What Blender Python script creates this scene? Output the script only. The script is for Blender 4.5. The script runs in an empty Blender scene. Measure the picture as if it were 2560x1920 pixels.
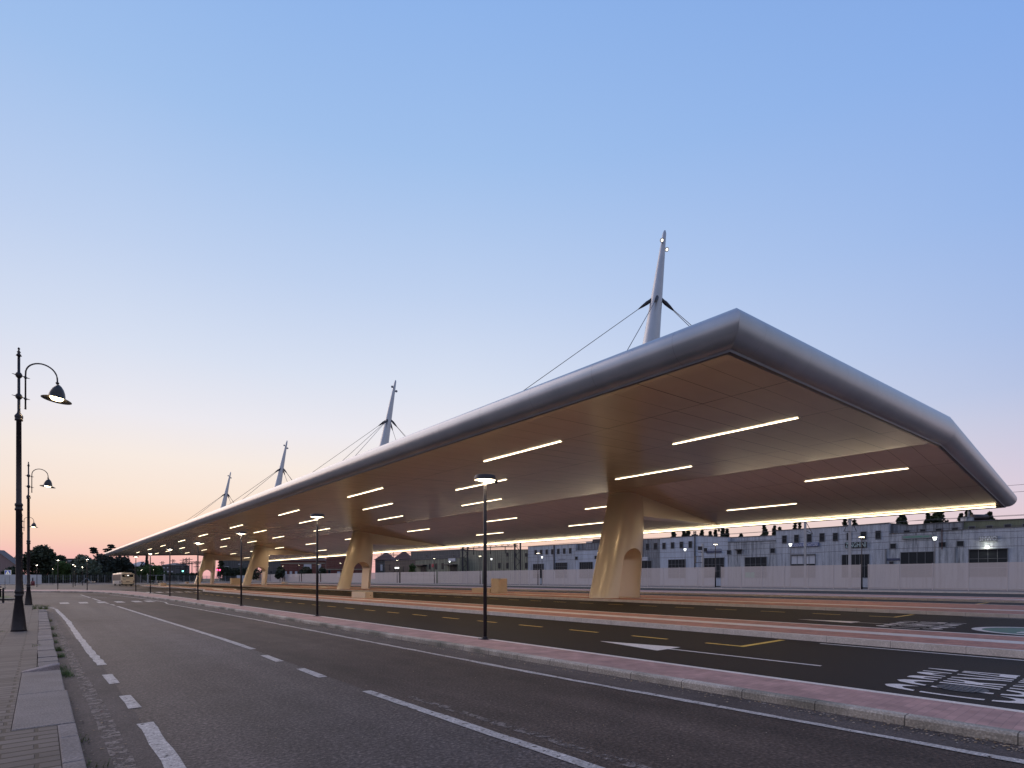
import bpy, bmesh, math, random
from mathutils import Vector, Matrix
random.seed(7)
R = math.radians
scene = bpy.context.scene
C = scene.collection

# ---------------------------------------------------------------- survey of the photograph
# world X = across the bus bays (v), world Y = along them (u), Z up, metres.
FPX, HPX, VPX, CXP, CAMZ = 1390.0, 1445.5, 99.0, 1280.0, 1.75
NN = math.hypot(FPX, CXP-VPX); CA, CB = FPX/NN, (CXP-VPX)/NN

# ---------------------------------------------------------------- camera
cam_d = bpy.data.cameras.new('camera')
cam_d.sensor_fit = 'HORIZONTAL'; cam_d.sensor_width = 36.0
cam_d.lens = 36.0*FPX/2560.0
cam_d.shift_x = 0.0
cam_d.shift_y = (HPX-960.0)/2560.0
cam_d.clip_start = 0.1; cam_d.clip_end = 6000
cam = bpy.data.objects.new('camera', cam_d); C.objects.link(cam)
cam.location = (0, 0, CAMZ)
cam.rotation_euler = (math.pi/2, 0, -math.atan2(CB, CA))
scene.camera = cam

# ---------------------------------------------------------------- sky
world = bpy.data.worlds.new('World'); scene.world = world
world.use_nodes = True
nt = world.node_tree; nt.nodes.clear()
N = nt.nodes.new; Lk = nt.links.new
out = N('ShaderNodeOutputWorld'); bg = N('ShaderNodeBackground')
bg2 = N('ShaderNodeBackground'); addsh = N('ShaderNodeAddShader')
tc = N('ShaderNodeTexCoord'); sep = N('ShaderNodeSeparateXYZ'); Lk(tc.outputs['Generated'], sep.inputs[0])
def srgb(c):
    return tuple(((x/255)/12.92 if x/255 <= .04045 else ((x/255+.055)/1.055)**2.4) for x in c) + (1,)
def ramp(tree, stops, interp='LINEAR'):
    r = tree.nodes.new('ShaderNodeValToRGB'); cr = r.color_ramp; cr.interpolation = interp
    while len(cr.elements) > 1: cr.elements.remove(cr.elements[-1])
    cr.elements[0].position = stops[0][0]; cr.elements[0].color = stops[0][1]
    for p, c in stops[1:]:
        e = cr.elements.new(p); e.color = c
    return r
glow = ramp(nt, [(z, srgb(c)) for z, c in [
    (0, (240,178,180)), (.03, (246,190,184)), (.055, (249,207,188)), (.08, (251,218,194)), (.125, (250,229,213)),
    (.18, (248,235,226)), (.24, (237,234,240)), (.33, (217,225,242)), (.45, (192,210,240)),
    (.6, (161,193,237)), (.75, (138,177,234)), (1, (108,150,216))]])
away = ramp(nt, [(z, srgb(c)) for z, c in [
    (0, (222,192,202)), (.08, (224,204,216)), (.13, (214,203,222)), (.21, (192,198,226)), (.25, (178,193,228)),
    (.32, (165,188,231)), (.45, (147,180,233)), (.61, (131,170,232)), (1, (92,134,206))]])
Lk(sep.outputs[2], glow.inputs[0]); Lk(sep.outputs[2], away.inputs[0])
flat = N('ShaderNodeVectorMath'); flat.operation = 'MULTIPLY'; flat.inputs[1].default_value = (1,1,0)
Lk(tc.outputs['Generated'], flat.inputs[0])
nrm = N('ShaderNodeVectorMath'); nrm.operation = 'NORMALIZE'; Lk(flat.outputs[0], nrm.inputs[0])
dot = N('ShaderNodeVectorMath'); dot.operation = 'DOT_PRODUCT'; Lk(nrm.outputs[0], dot.inputs[0])
dot.inputs[1].default_value = (.334, .943, 0)
mr = N('ShaderNodeMapRange'); mr.inputs[1].default_value = .40; mr.inputs[2].default_value = .97
Lk(dot.outputs['Value'], mr.inputs[0])
mix = N('ShaderNodeMix'); mix.data_type = 'RGBA'
Lk(mr.outputs[0], mix.inputs[0]); Lk(away.outputs[0], mix.inputs[6]); Lk(glow.outputs[0], mix.inputs[7])
mb_ = N('ShaderNodeMapRange'); mb_.inputs[1].default_value = -.35; mb_.inputs[2].default_value = .42
Lk(dot.outputs['Value'], mb_.inputs[0])
back = ramp(nt, [(z, srgb(c)) for z, c in [(0, (180,172,178)), (.15, (196,190,200)), (.35, (182,186,206)), (.65, (150,166,204)), (1, (108,146,206))]])
Lk(sep.outputs[2], back.inputs[0])
mix2 = N('ShaderNodeMix'); mix2.data_type = 'RGBA'
Lk(mb_.outputs[0], mix2.inputs[0]); Lk(back.outputs[0], mix2.inputs[6]); Lk(mix.outputs[2], mix2.inputs[7])
Lk(mix2.outputs[2], bg.inputs[0]); bg.inputs[1].default_value = .985
sky = N('ShaderNodeTexSky'); sky.sky_type = 'NISHITA'; sky.sun_disc = False
sky.sun_elevation = R(-3); sky.sun_rotation = math.atan2(.334, .943)
Lk(sky.outputs[0], bg2.inputs[0]); bg2.inputs[1].default_value = .05
Lk(bg.outputs[0], addsh.inputs[0]); Lk(bg2.outputs[0], addsh.inputs[1]); Lk(addsh.outputs[0], out.inputs[0])

sun_d = bpy.data.lights.new('sun', 'SUN'); sun_d.energy = 1.25; sun_d.angle = R(50); sun_d.color = (1, .74, .56)   # soft glow of the western dusk sky
sun = bpy.data.objects.new('sun', sun_d); C.objects.link(sun)
sun.rotation_euler = Vector((-.25, .97, .50)).to_track_quat('Z', 'Y').to_euler()

scene.view_settings.view_transform = 'Standard'
scene.view_settings.look = 'None'
scene.view_settings.exposure = 0; scene.view_settings.gamma = 1
scene.render.engine = 'CYCLES'
scene.cycles.use_denoising = True
scene.cycles.max_bounces = 7; scene.cycles.diffuse_bounces = 4; scene.cycles.glossy_bounces = 4
scene.cycles.sample_clamp_indirect = 4.0

# ---------------------------------------------------------------- helpers
def tag(o, label=None, cat=None, group=None, kind=None):
    if label: o['label'] = label
    if cat: o['category'] = cat
    if group: o['group'] = group
    if kind: o['kind'] = kind
    return o
def thing(name, label, cat, loc=(0,0,0), rz=0, group=None):
    o = bpy.data.objects.new(name, None); C.objects.link(o)
    o.location = loc; o.rotation_euler = (0, 0, rz); o.empty_display_size = .2
    return tag(o, label, cat, group)
class MB:
    def __init__(s): s.v = []; s.f = []; s.m = []; s.sm = []
    def quad(s, *p, m=0, sm=False):
        n = len(s.v); s.v += [tuple(q) for q in p]; s.f.append(tuple(range(n, n+len(p)))); s.m.append(m); s.sm.append(sm)
    def box(s, x0, x1, y0, y1, z0, z1, m=0):
        n = len(s.v)
        s.v += [(x,y,z) for z in (z0,z1) for x, y in ((x0,y0),(x1,y0),(x1,y1),(x0,y1))]
        for f in ((0,3,2,1),(4,5,6,7),(0,1,5,4),(1,2,6,5),(2,3,7,6),(3,0,4,7)):
            s.f.append(tuple(n+i for i in f)); s.m.append(m); s.sm.append(False)
    def obox(s, c, ax, ay, az, hx, hy, hz, m=0):
        c = Vector(c); n = len(s.v)
        s.v += [tuple(c+ax*hx*i+ay*hy*j+az*hz*k) for k in (-1,1) for i, j in ((-1,-1),(1,-1),(1,1),(-1,1))]
        for f in ((0,3,2,1),(4,5,6,7),(0,1,5,4),(1,2,6,5),(2,3,7,6),(3,0,4,7)):
            s.f.append(tuple(n+i for i in f)); s.m.append(m); s.sm.append(False)
    def rings(s, rings, m=0, sm=True, cap=True):
        n = len(s.v); k = len(rings[0])
        for r in rings: s.v += [tuple(p) for p in r]
        for i in range(len(rings)-1):
            for j in range(k):
                a = n+i*k+j; b = n+i*k+(j+1) % k
                s.f.append((a, b, b+k, a+k)); s.m.append(m); s.sm.append(sm)
        if cap:
            s.f.append(tuple(n+j for j in range(k-1, -1, -1))); s.m.append(m); s.sm.append(False)
            q = n+(len(rings)-1)*k
            s.f.append(tuple(q+j for j in range(k))); s.m.append(m); s.sm.append(False)
    def lathe(s, prof, x=0, y=0, seg=16, m=0, sm=True, cap=True, tilt=None):
        rs = []
        for r, z in prof:
            ring = [Vector((r*math.cos(2*math.pi*j/seg), r*math.sin(2*math.pi*j/seg), z)) for j in range(seg)]
            if tilt: ring = [tilt @ p for p in ring]
            rs.append([(p.x+x, p.y+y, p.z) for p in ring])
        s.rings(rs, m, sm, cap)
    def tube(s, pts, r, seg=8, m=0, cap=True):
        pts = [Vector(p) for p in pts]; rs = []
        rr = r if isinstance(r, (list, tuple)) else [r]*len(pts)
        for i, p in enumerate(pts):
            d = (pts[min(i+1, len(pts)-1)] - pts[max(i-1, 0)]).normalized()
            up = Vector((0,0,1)) if abs(d.z) < .95 else Vector((0,1,0))
            a = d.cross(up).normalized(); b = d.cross(a)
            rs.append([p+a*rr[i]*math.cos(2*math.pi*j/seg)+b*rr[i]*math.sin(2*math.pi*j/seg) for j in range(seg)])
        s.rings(rs, m, True, cap)
    def build(s, name, mats, parent=None, bevel=0):
        me = bpy.data.meshes.new(name); me.from_pydata(s.v, [], s.f)
        if not isinstance(mats, (list, tuple)): mats = [mats]
        for m in mats: me.materials.append(m)
        me.polygons.foreach_set('material_index', s.m); me.polygons.foreach_set('use_smooth', s.sm)
        me.update()
        o = bpy.data.objects.new(name, me); C.objects.link(o)
        if parent: o.parent = parent
        if bevel:
            b = o.modifiers.new('bevel', 'BEVEL'); b.width = bevel; b.segments = 2; b.limit_method = 'ANGLE'
        return o
def copy_tree(o, parent=None):
    c = o.copy(); C.objects.link(c); c.parent = parent
    for ch in list(o.children): copy_tree(ch, c)
    return c

# point on the ground plane seen at photo pixel (px,py)
def P(px, py, z=0.0):
    X = (px-CXP)/FPX; w = -(py-HPX)/FPX; t = (z-CAMZ)/w
    return ((CA*X+CB)*t, (-CB*X+CA)*t)
# point at photo pixel, depth Z along the optical axis
def D(px, py, Z):
    X = (px-CXP)/FPX*Z
    return Vector((CA*X+CB*Z, -CB*X+CA*Z, CAMZ-(py-HPX)/FPX*Z))

# ---------------------------------------------------------------- materials
def mat(name, col=(.5,.5,.5), rough=.6, metal=0., emis=None, estr=0, spec=.5, coat=0):
    m = bpy.data.materials.new(name); m.use_nodes = True
    b = m.node_tree.nodes['Principled BSDF']
    b.inputs['Base Color'].default_value = (*col, 1); b.inputs['Roughness'].default_value = rough
    b.inputs['Metallic'].default_value = metal; b.inputs['Specular IOR Level'].default_value = spec
    b.inputs['Coat Weight'].default_value = coat
    if emis: b.inputs['Emission Color'].default_value = (*emis, 1); b.inputs['Emission Strength'].default_value = estr
    return m
def noisy(name, c1, c2, scale=3, rough=.7, detail=6, bump=0., bscale=40, metal=0, stretch=(1,1,1), speck=0., speck_scale=60, p0=.35, p1=.65, c3=None, big=.15, rvar=0., spec=.5):
    """two colours mixed by noise, optional third in large patches, fine speckle and bump"""
    m = mat(name, c1, rough, metal, spec=spec); t = m.node_tree; n = t.nodes.new; l = t.links.new
    b = t.nodes['Principled BSDF']
    tcn = n('ShaderNodeTexCoord'); mp = n('ShaderNodeMapping'); mp.inputs['Scale'].default_value = stretch
    l(tcn.outputs['Object'], mp.inputs[0])
    nz = n('ShaderNodeTexNoise'); nz.inputs['Scale'].default_value = scale; nz.inputs['Detail'].default_value = detail
    nz.inputs['Roughness'].default_value = .6
    l(mp.outputs[0], nz.inputs['Vector'])
    r = ramp(t, [(p0, (*c1, 1)), (p1, (*c2, 1))]); l(nz.outputs['Fac'], r.inputs[0]); col = r.outputs[0]
    if c3:
        n3 = n('ShaderNodeTexNoise'); n3.inputs['Scale'].default_value = big; n3.inputs['Detail'].default_value = 4
        l(mp.outputs[0], n3.inputs['Vector'])
        r3 = ramp(t, [(.42, (0,0,0,1)), (.62, (1,1,1,1))]); l(n3.outputs['Fac'], r3.inputs[0])
        mx = n('ShaderNodeMix'); mx.data_type = 'RGBA'; l(r3.outputs[0], mx.inputs[0]); l(col, mx.inputs[6]); mx.inputs[7].default_value = (*c3, 1)
        col = mx.outputs[2]
    if speck:
        n2 = n('ShaderNodeTexNoise'); n2.inputs['Scale'].default_value = speck_scale; n2.inputs['Detail'].default_value = 2
        l(tcn.outputs['Object'], n2.inputs['Vector'])
        r2 = ramp(t, [(.3, (1-speck,)*3+(1,)), (.55, (1,1,1,1)), (.74, (1+speck*1.6,)*3+(1,))]); l(n2.outputs['Fac'], r2.inputs[0])
        mx = n('ShaderNodeMix'); mx.data_type = 'RGBA'; mx.blend_type = 'MULTIPLY'; mx.clamp_result = False; mx.inputs[0].default_value = 1
        l(col, mx.inputs[6]); l(r2.outputs[0], mx.inputs[7]); col = mx.outputs[2]
    l(col, b.inputs['Base Color'])
    if rvar:
        mm = n('ShaderNodeMapRange'); mm.inputs[3].default_value = rough-rvar; mm.inputs[4].default_value = rough+rvar
        l(nz.outputs['Fac'], mm.inputs[0]); l(mm.outputs[0], b.inputs['Roughness'])
    if bump:
        nb = n('ShaderNodeTexNoise'); nb.inputs['Scale'].default_value = bscale; nb.inputs['Detail'].default_value = 4
        l(tcn.outputs['Object'], nb.inputs['Vector'])
        bp = n('ShaderNodeBump'); bp.inputs['Strength'].default_value = bump; bp.inputs['Distance'].default_value = .02
        l(nb.outputs['Fac'], bp.inputs['Height']); l(bp.outputs[0], b.inputs['Normal'])
    return m
def add_joints(m, axis, pitch, width, dark=.35, off=0.):
    """thin dark joints every `pitch` metres along an axis (multiplied over the base colour)"""
    t = m.node_tree; n = t.nodes.new; l = t.links.new; b = t.nodes['Principled BSDF']
    tcn = n('ShaderNodeTexCoord'); sp = n('ShaderNodeSeparateXYZ'); l(tcn.outputs['Object'], sp.inputs[0])
    a = n('ShaderNodeMath'); a.operation = 'ADD'; a.inputs[1].default_value = off+1000*pitch; l(sp.outputs[axis], a.inputs[0])
    md = n('ShaderNodeMath'); md.operation = 'MODULO'; md.inputs[1].default_value = pitch; l(a.outputs[0], md.inputs[0])
    lt = n('ShaderNodeMath'); lt.operation = 'LESS_THAN'; lt.inputs[1].default_value = width; l(md.outputs[0], lt.inputs[0])
    mx = n('ShaderNodeMix'); mx.data_type = 'RGBA'; mx.blend_type = 'MULTIPLY'
    l(lt.outputs[0], mx.inputs[0])
    if b.inputs['Base Color'].links: l(b.inputs['Base Color'].links[0].from_socket, mx.inputs[6])
    else: mx.inputs[6].default_value = b.inputs['Base Color'].default_value
    mx.inputs[7].default_value = (dark, dark, dark, 1); l(mx.outputs[2], b.inputs['Base Color'])
    return m

M = {}
M['old_asphalt'] = noisy('old_asphalt', (.072,.058,.056), (.122,.100,.095), scale=.45, rough=.72, detail=9, bump=.7, bscale=40,
                         speck=.55, speck_scale=24, c3=(.078,.059,.053), big=.22, stretch=(1,.45,1), rvar=.10, spec=.22)
M['dark_asphalt'] = noisy('dark_asphalt', (.070,.050,.041), (.108,.080,.067), scale=.5, rough=.78, detail=9, bump=.7, bscale=40,
                         speck=.5, speck_scale=27, c3=(.058,.041,.034), big=.2, stretch=(1,.4,1), rvar=.10, spec=.2)
def lanes(m, xs, ys, lo, hi):
    t = m.node_tree; n = t.nodes.new; l = t.links.new; b = t.nodes['Principled BSDF']
    tcn = n('ShaderNodeTexCoord'); mp = n('ShaderNodeMapping'); mp.inputs['Scale'].default_value = (xs, ys, 1); l(tcn.outputs['Object'], mp.inputs[0])
    nz = n('ShaderNodeTexNoise'); nz.inputs['Scale'].default_value = 1; nz.inputs['Detail'].default_value = 5; l(mp.outputs[0], nz.inputs['Vector'])
    r = ramp(t, [(.36, (lo,lo,lo,1)), (.64, (hi,hi,hi,1))]); l(nz.outputs['Fac'], r.inputs[0])
    mx = n('ShaderNodeMix'); mx.data_type = 'RGBA'; mx.blend_type = 'MULTIPLY'; mx.clamp_result = False; mx.inputs[0].default_value = 1
    l(b.inputs['Base Color'].links[0].from_socket, mx.inputs[6]); l(r.outputs[0], mx.inputs[7]); l(mx.outputs[2], b.inputs['Base Color'])
    return m
lanes(M['old_asphalt'], 1.1, .035, .80, 1.18); lanes(M['dark_asphalt'], 1.0, .03, .78, 1.15); lanes(M['dark_asphalt'], 2.0, 1.2, .88, 1.10); lanes(M['old_asphalt'], 2.4, 1.4, .90, 1.10)
M['new_asphalt'] = noisy('new_asphalt', (.019,.014,.012), (.030,.023,.020), scale=.6, rough=.72, detail=8, bump=.4, bscale=50,
                         speck=.35, speck_scale=45, stretch=(1,.25,1), rvar=.1, spec=.14)
M['gutter'] = noisy('gutter', (.045,.033,.030), (.09,.068,.062), scale=1.5, rough=.85, bump=.5, bscale=50, speck=.45, speck_scale=40, stretch=(1,.4,1))
M['ground'] = noisy('ground', (.05,.055,.03), (.09,.085,.05), scale=.3, rough=.95, bump=.3, bscale=6)
M['concrete'] = add_joints(noisy('concrete', (.52,.46,.42), (.62,.56,.52), scale=2.2, rough=.75, bump=.2, bscale=60, speck=.2, speck_scale=50), 1, 1.5, .012, .4)
M['old_concrete'] = add_joints(noisy('old_concrete', (.33,.29,.245), (.48,.43,.38), scale=1.3, rough=.85, bump=.35, bscale=40, speck=.3, speck_scale=40, c3=(.17,.16,.135), big=.8), 1, 1.0, .014, .3)
M['pale_stone'] = noisy('pale_stone', (.58,.52,.48), (.66,.60,.56), scale=3, rough=.7, bump=.15, bscale=60, speck=.15)
M['walk_grey'] = noisy('walk_grey', (.15,.13,.12), (.20,.17,.16), scale=.6, rough=.8, speck=.2)
M['paint'] = noisy('paint', (.56,.51,.49), (.68,.63,.61), scale=6, rough=.65, bump=.3, bscale=60, speck=.25, speck_scale=45, p0=.3, p1=.6)
def worn(m, amount=.44, scale=11):
    """road paint with worn-off flecks: the paint is really missing there"""
    t = m.node_tree; n = t.nodes.new; l = t.links.new; b = t.nodes['Principled BSDF']
    tcn = n('ShaderNodeTexCoord'); nz = n('ShaderNodeTexNoise'); nz.inputs['Scale'].default_value = scale; nz.inputs['Detail'].default_value = 8
    nz.inputs['Roughness'].default_value = .75
    l(tcn.outputs['Object'], nz.inputs['Vector'])
    r = ramp(t, [(amount-.03, (0,0,0,1)), (amount+.03, (1,1,1,1))]); l(nz.outputs['Fac'], r.inputs[0]); l(r.outputs[0], b.inputs['Alpha'])
    return m
M['old_paint'] = worn(noisy('old_paint', (.33,.30,.285), (.46,.42,.40), scale=4, rough=.7, bump=.4, bscale=60, speck=.35, speck_scale=40), .40)
M['ghost_paint'] = worn(noisy('ghost_paint', (.125,.10,.09), (.19,.155,.14), scale=3, rough=.8, bump=.4, bscale=60, speck=.4, speck_scale=40, stretch=(1,5,1)), .50, 7)
M['yellow_paint'] = noisy('yellow_paint', (.62,.38,.06), (.72,.46,.09), scale=5, rough=.6, bump=.2, bscale=60, speck=.25)
M['green_paint'] = noisy('green_paint', (.04,.12,.085), (.055,.15,.10), scale=4, rough=.6, speck=.2)

def brick(name, c1, c2, mortar, bw, bh, ms, rough=.8, bump=.5, offx=0.5, rough_var=None):
    m = mat(name, c1, rough); t = m.node_tree; n = t.nodes.new; l = t.links.new; b = t.nodes['Principled BSDF']
    tcn = n('ShaderNodeTexCoord'); mp = n('ShaderNodeMapping')
    wv = n('ShaderNodeTexNoise'); wv.inputs['Scale'].default_value = 1.3; wv.inputs['Detail'].default_value = 3
    l(tcn.outputs['Object'], wv.inputs['Vector'])
    ad = n('ShaderNodeVectorMath'); ad.operation = 'MULTIPLY_ADD'; ad.inputs[1].default_value = (.05,.03,0); l(wv.outputs['Color'], ad.inputs[0]); l(tcn.outputs['Object'], ad.inputs[2])
    bt = n('ShaderNodeTexBrick'); l(ad.outputs[0], bt.inputs['Vector'])
    bt.offset = offx; bt.inputs['Scale'].default_value = 1; bt.inputs['Brick Width'].default_value = bw; bt.inputs['Row Height'].default_value = bh
    bt.inputs['Mortar Size'].default_value = ms; bt.inputs['Mortar Smooth'].default_value = .3; bt.inputs['Bias'].default_value = 0
    bt.inputs['Color1'].default_value = (*c1, 1); bt.inputs['Color2'].default_value = (*c2, 1); bt.inputs['Mortar'].default_value = (*mortar, 1)
    nz = n('ShaderNodeTexNoise'); nz.inputs['Scale'].default_value = 2.2; nz.inputs['Detail'].default_value = 8; l(tcn.outputs['Object'], nz.inputs['Vector'])
    r = ramp(t, [(.3, (.72,.72,.72,1)), (.7, (1.15,1.12,1.1,1))]); l(nz.outputs['Fac'], r.inputs[0])
    mx = n('ShaderNodeMix'); mx.data_type = 'RGBA'; mx.blend_type = 'MULTIPLY'; mx.inputs[0].default_value = 1
    l(bt.outputs['Color'], mx.inputs[6]); l(r.outputs[0], mx.inputs[7]); l(mx.outputs[2], b.inputs['Base Color'])
    iv = n('ShaderNodeMath'); iv.operation = 'SUBTRACT'; iv.inputs[0].default_value = 1; l(bt.outputs['Fac'], iv.inputs[1])
    nb = n('ShaderNodeTexNoise'); nb.inputs['Scale'].default_value = 50; l(tcn.outputs['Object'], nb.inputs['Vector'])
    sm = n('ShaderNodeMath'); sm.operation = 'MULTIPLY_ADD'; sm.inputs[1].default_value = .25; l(nb.outputs['Fac'], sm.inputs[0]); l(iv.outputs[0], sm.inputs[2])
    bp = n('ShaderNodeBump'); bp.inputs['Strength'].default_value = bump; bp.inputs['Distance'].default_value = .012
    l(sm.outputs[0], bp.inputs['Height']); l(bp.outputs[0], b.inputs['Normal'])
    return m
M['stone_paving'] = brick('stone_paving', (.115,.098,.095), (.055,.046,.045), (.010,.008,.008), .72, .19, .020, .8, .9, .37)
M['pink_paving'] = brick('pink_paving', (.46,.215,.165), (.37,.165,.125), (.30,.16,.13), .20, .10, .004, .75, .3)
M['median_paving'] = brick('median_paving', (.41,.245,.225), (.33,.195,.18), (.26,.165,.155), .20, .10, .004, .75, .3)
M['brick_red'] = brick('brick_red', (.16,.05,.042), (.11,.035,.03), (.2,.17,.15), .25, .07, .01)

M['champagne'] = mat('champagne', (.67,.575,.435), .27, .15, spec=.6)
M['soffit'] = noisy('soffit', (.62,.525,.40), (.65,.555,.42), scale=.5, rough=.215, detail=2, metal=.32, stretch=(1,2,1), rvar=.02)
M['soffit_gap'] = mat('soffit_gap', (.02,.016,.012), .9)
M['fascia'] = noisy('fascia', (.32,.36,.415), (.37,.41,.465), scale=.9, rough=.31, detail=5, metal=.45, rvar=.04)
M['fascia_front'] = add_joints(noisy('fascia_front', (.32,.36,.415), (.37,.41,.465), scale=.9, rough=.31, detail=5, metal=.45, rvar=.04), 0, 3.0, .014, .72)
add_joints(M['fascia'], 1, 3.0, .016, .72)
M['lip'] = mat('lip', (.05,.055,.075), .4, .3)
M['roof'] = mat('roof_sheet', (.45,.46,.48), .5, .3)
M['led'] = mat('led_warm', (1,.85,.6), .4, emis=(1,.85,.58), estr=5)
M['led_edge'] = mat('led_edge', (1,.85,.6), .4, emis=(1,.82,.52), estr=6)
M['led_off'] = mat('aluminium_cap', (.5,.45,.38), .4, .6)
M['lamp_disc'] = mat('lamp_disc_light', (1,.9,.7), .4, emis=(1,.80,.50), estr=7)
M['lamp_core'] = mat('lamp_core', (1,.95,.8), .4, emis=(1,.9,.68), estr=45)
M['lamp_small'] = mat('lamp_small_light', (1,.9,.7), .4, emis=(1,.86,.58), estr=16)
M['lantern_white'] = mat('lantern_white', (1,1,1), .4, emis=(.95,1,.92), estr=3)
M['spot_lens'] = mat('spot_lens', (1,.95,.85), .4, emis=(1,.93,.78), estr=1.3)
M['flood'] = mat('flood_lens', (1,1,.9), .4, emis=(1,.97,.75), estr=120)
M['flood_green'] = mat('flood_green', (.7,1,.7), .4, emis=(.35,1,.45), estr=30)
M['signal_red'] = mat('signal_red', (1,.1,.15), .4, emis=(1,.03,.10), estr=12)
M['signal_green'] = mat('signal_green', (.2,1,.7), .4, emis=(.2,1,.75), estr=5)
M['black_metal'] = noisy('black_metal', (.022,.020,.026), (.034,.030,.036), scale=8, rough=.45, metal=.3, rvar=.1)
M['dark_metal'] = mat('dark_metal', (.04,.038,.045), .5, .4)
M['mast'] = noisy('mast_paint', (.44,.46,.49), (.48,.50,.53), scale=.7, rough=.38, detail=2, metal=.35)
M['cable'] = mat('steel_cable', (.09,.07,.075), .5, .5)
M['galv'] = mat('galvanised', (.35,.36,.39), .5, .5)
M['louvre'] = mat('louvre_paint', (.54,.49,.485), .55, .0)
M['white_panel'] = add_joints(noisy('white_panel', (.52,.53,.56), (.62,.63,.65), scale=.4, rough=.6), 2, .5, .03, .75)
M['mesh_fence'] = mat('fence_wire', (.16,.18,.20), .6, .3)
M['fence_post'] = mat('fence_post', (.30,.33,.37), .6, .2)
M['grass'] = noisy('grass', (.06,.09,.025), (.10,.12,.04), scale=4, rough=.9)
M['weed'] = noisy('weed', (.07,.12,.03), (.11,.15,.04), scale=6, rough=.8)
M['leaf_dark'] = noisy('leaf_dark', (.022,.032,.020), (.040,.055,.028), scale=.8, rough=.8)
M['leaf_green'] = noisy('leaf_green', (.035,.075,.018), (.065,.115,.03), scale=.8, rough=.8)
M['leaf_pale'] = noisy('leaf_pale', (.075,.10,.07), (.12,.15,.10), scale=.8, rough=.8)
M['leaf_blue'] = noisy('leaf_blue', (.018,.028,.024), (.030,.042,.032), scale=.8, rough=.8)
M['bark'] = mat('bark', (.05,.04,.032), .9)
M['glass_dark'] = mat('glass_dark', (.018,.022,.028), .35, 0, spec=.25)
M['frame_grey'] = mat('frame_grey', (.14,.15,.17), .5)
M['bus_paint'] = mat('bus_paint', (.80,.71,.56), .35, .1, coat=.3)
M['bus_silver'] = mat('bus_silver', (.36,.38,.40), .4, .4)
M['rubber'] = mat('rubber', (.015,.015,.015), .8)
M['bench'] = noisy('bench_concrete', (.60,.50,.36), (.66,.55,.40), scale=3, rough=.6, bump=.1, speck=.1)

def wall_mat(name, c, dirt, streak=.55, joint=1.25, jw=.05, jd=.7):
    m = noisy(name, c, tuple(x*.82 for x in c), scale=.5, rough=.85, detail=7, stretch=(1,1,.18), p0=.35, p1=.7, speck=.12, speck_scale=6)
    t = m.node_tree; n = t.nodes.new; l = t.links.new; b = t.nodes['Principled BSDF']
    tcn = n('ShaderNodeTexCoord'); mp = n('ShaderNodeMapping'); mp.inputs['Scale'].default_value = (1.6,1.6,.12); l(tcn.outputs['Object'], mp.inputs[0])
    nz = n('ShaderNodeTexNoise'); nz.inputs['Scale'].default_value = 1.3; nz.inputs['Detail'].default_value = 8; nz.inputs['Roughness'].default_value = .7; l(mp.outputs[0], nz.inputs['Vector'])
    r = ramp(t, [(.45, (1,1,1,1)), (.62, (*dirt, 1))]); l(nz.outputs['Fac'], r.inputs[0])
    mx = n('ShaderNodeMix'); mx.data_type = 'RGBA'; mx.blend_type = 'MULTIPLY'; mx.inputs[0].default_value = streak
    l(b.inputs['Base Color'].links[0].from_socket, mx.inputs[6]); l(r.outputs[0], mx.inputs[7]); l(mx.outputs[2], b.inputs['Base Color'])
    if joint: add_joints(m, 0, joint, jw, jd)
    return m
M['w_white'] = wall_mat('wall_white', (.46,.50,.575), (.35,.36,.38))
M['w_white2'] = wall_mat('wall_offwhite', (.44,.475,.53), (.25,.26,.28), .8)
M['w_blue'] = wall_mat('wall_bluewhite', (.49,.55,.66), (.5,.5,.5), .4)
M['w_stained'] = wall_mat('wall_stained', (.26,.28,.315), (.22,.22,.23), .9)
M['w_green'] = wall_mat('wall_green', (.17,.19,.13), (.6,.6,.6), .5)
M['w_olive'] = wall_mat('wall_olive', (.30,.31,.24), (.45,.45,.45), .8, .9, .42, .62)
M['w_brown'] = wall_mat('wall_brown', (.16,.13,.115), (.5,.5,.5), .7, .9, .4, .6)
M['w_dark'] = wall_mat('wall_dark', (.12,.125,.13), (.5,.5,.5), .7, 1.2, .3, .7)
M['w_pink'] = wall_mat('wall_pink', (.30,.22,.22), (.8,.8,.8), .3, 0)
M['w_cream'] = wall_mat('wall_cream', (.30,.27,.22), (.8,.8,.8), .3, 0)
M['roof_tile'] = mat('roof_tile', (.09,.045,.042), .9)
M['roof_grey'] = mat('roof_grey', (.12,.12,.13), .9)
M['sign_white'] = mat('sign_white', (.50,.53,.60), .5)
M['sign_grey'] = mat('sign_grey', (.22,.24,.26), .5)
M['sign_blue'] = mat('sign_blue', (.09,.12,.27), .5)
M['sign_black'] = mat('sign_black', (.012,.014,.018), .5)
M['sign_green'] = mat('sign_green', (.05,.42,.22), .5)
M['sign_navy'] = mat('sign_navy', (.05,.06,.12), .5)
M['sign_red'] = mat('sign_red', (.35,.03,.05), .5)
M['letter_pale'] = mat('letter_pale', (.45,.60,.62), .5)
M['letter_white'] = mat('letter_white', (.62,.66,.75), .5)
M['letter_dark'] = mat('letter_dark', (.05,.05,.06), .5)
M['crossing_blue'] = mat('crossing_blue', (.05,.08,.30), .5, emis=(.10,.14,.45), estr=.35)
M['crossing_white'] = mat('crossing_white', (.6,.6,.55), .5, emis=(.8,.8,.7), estr=.35)
M['screen_white'] = mat('screen_white', (1,1,1), .5, emis=(1,.97,.9), estr=1.6)
M['tail_red'] = mat('tail_red', (.12,.01,.01), .3)

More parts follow.
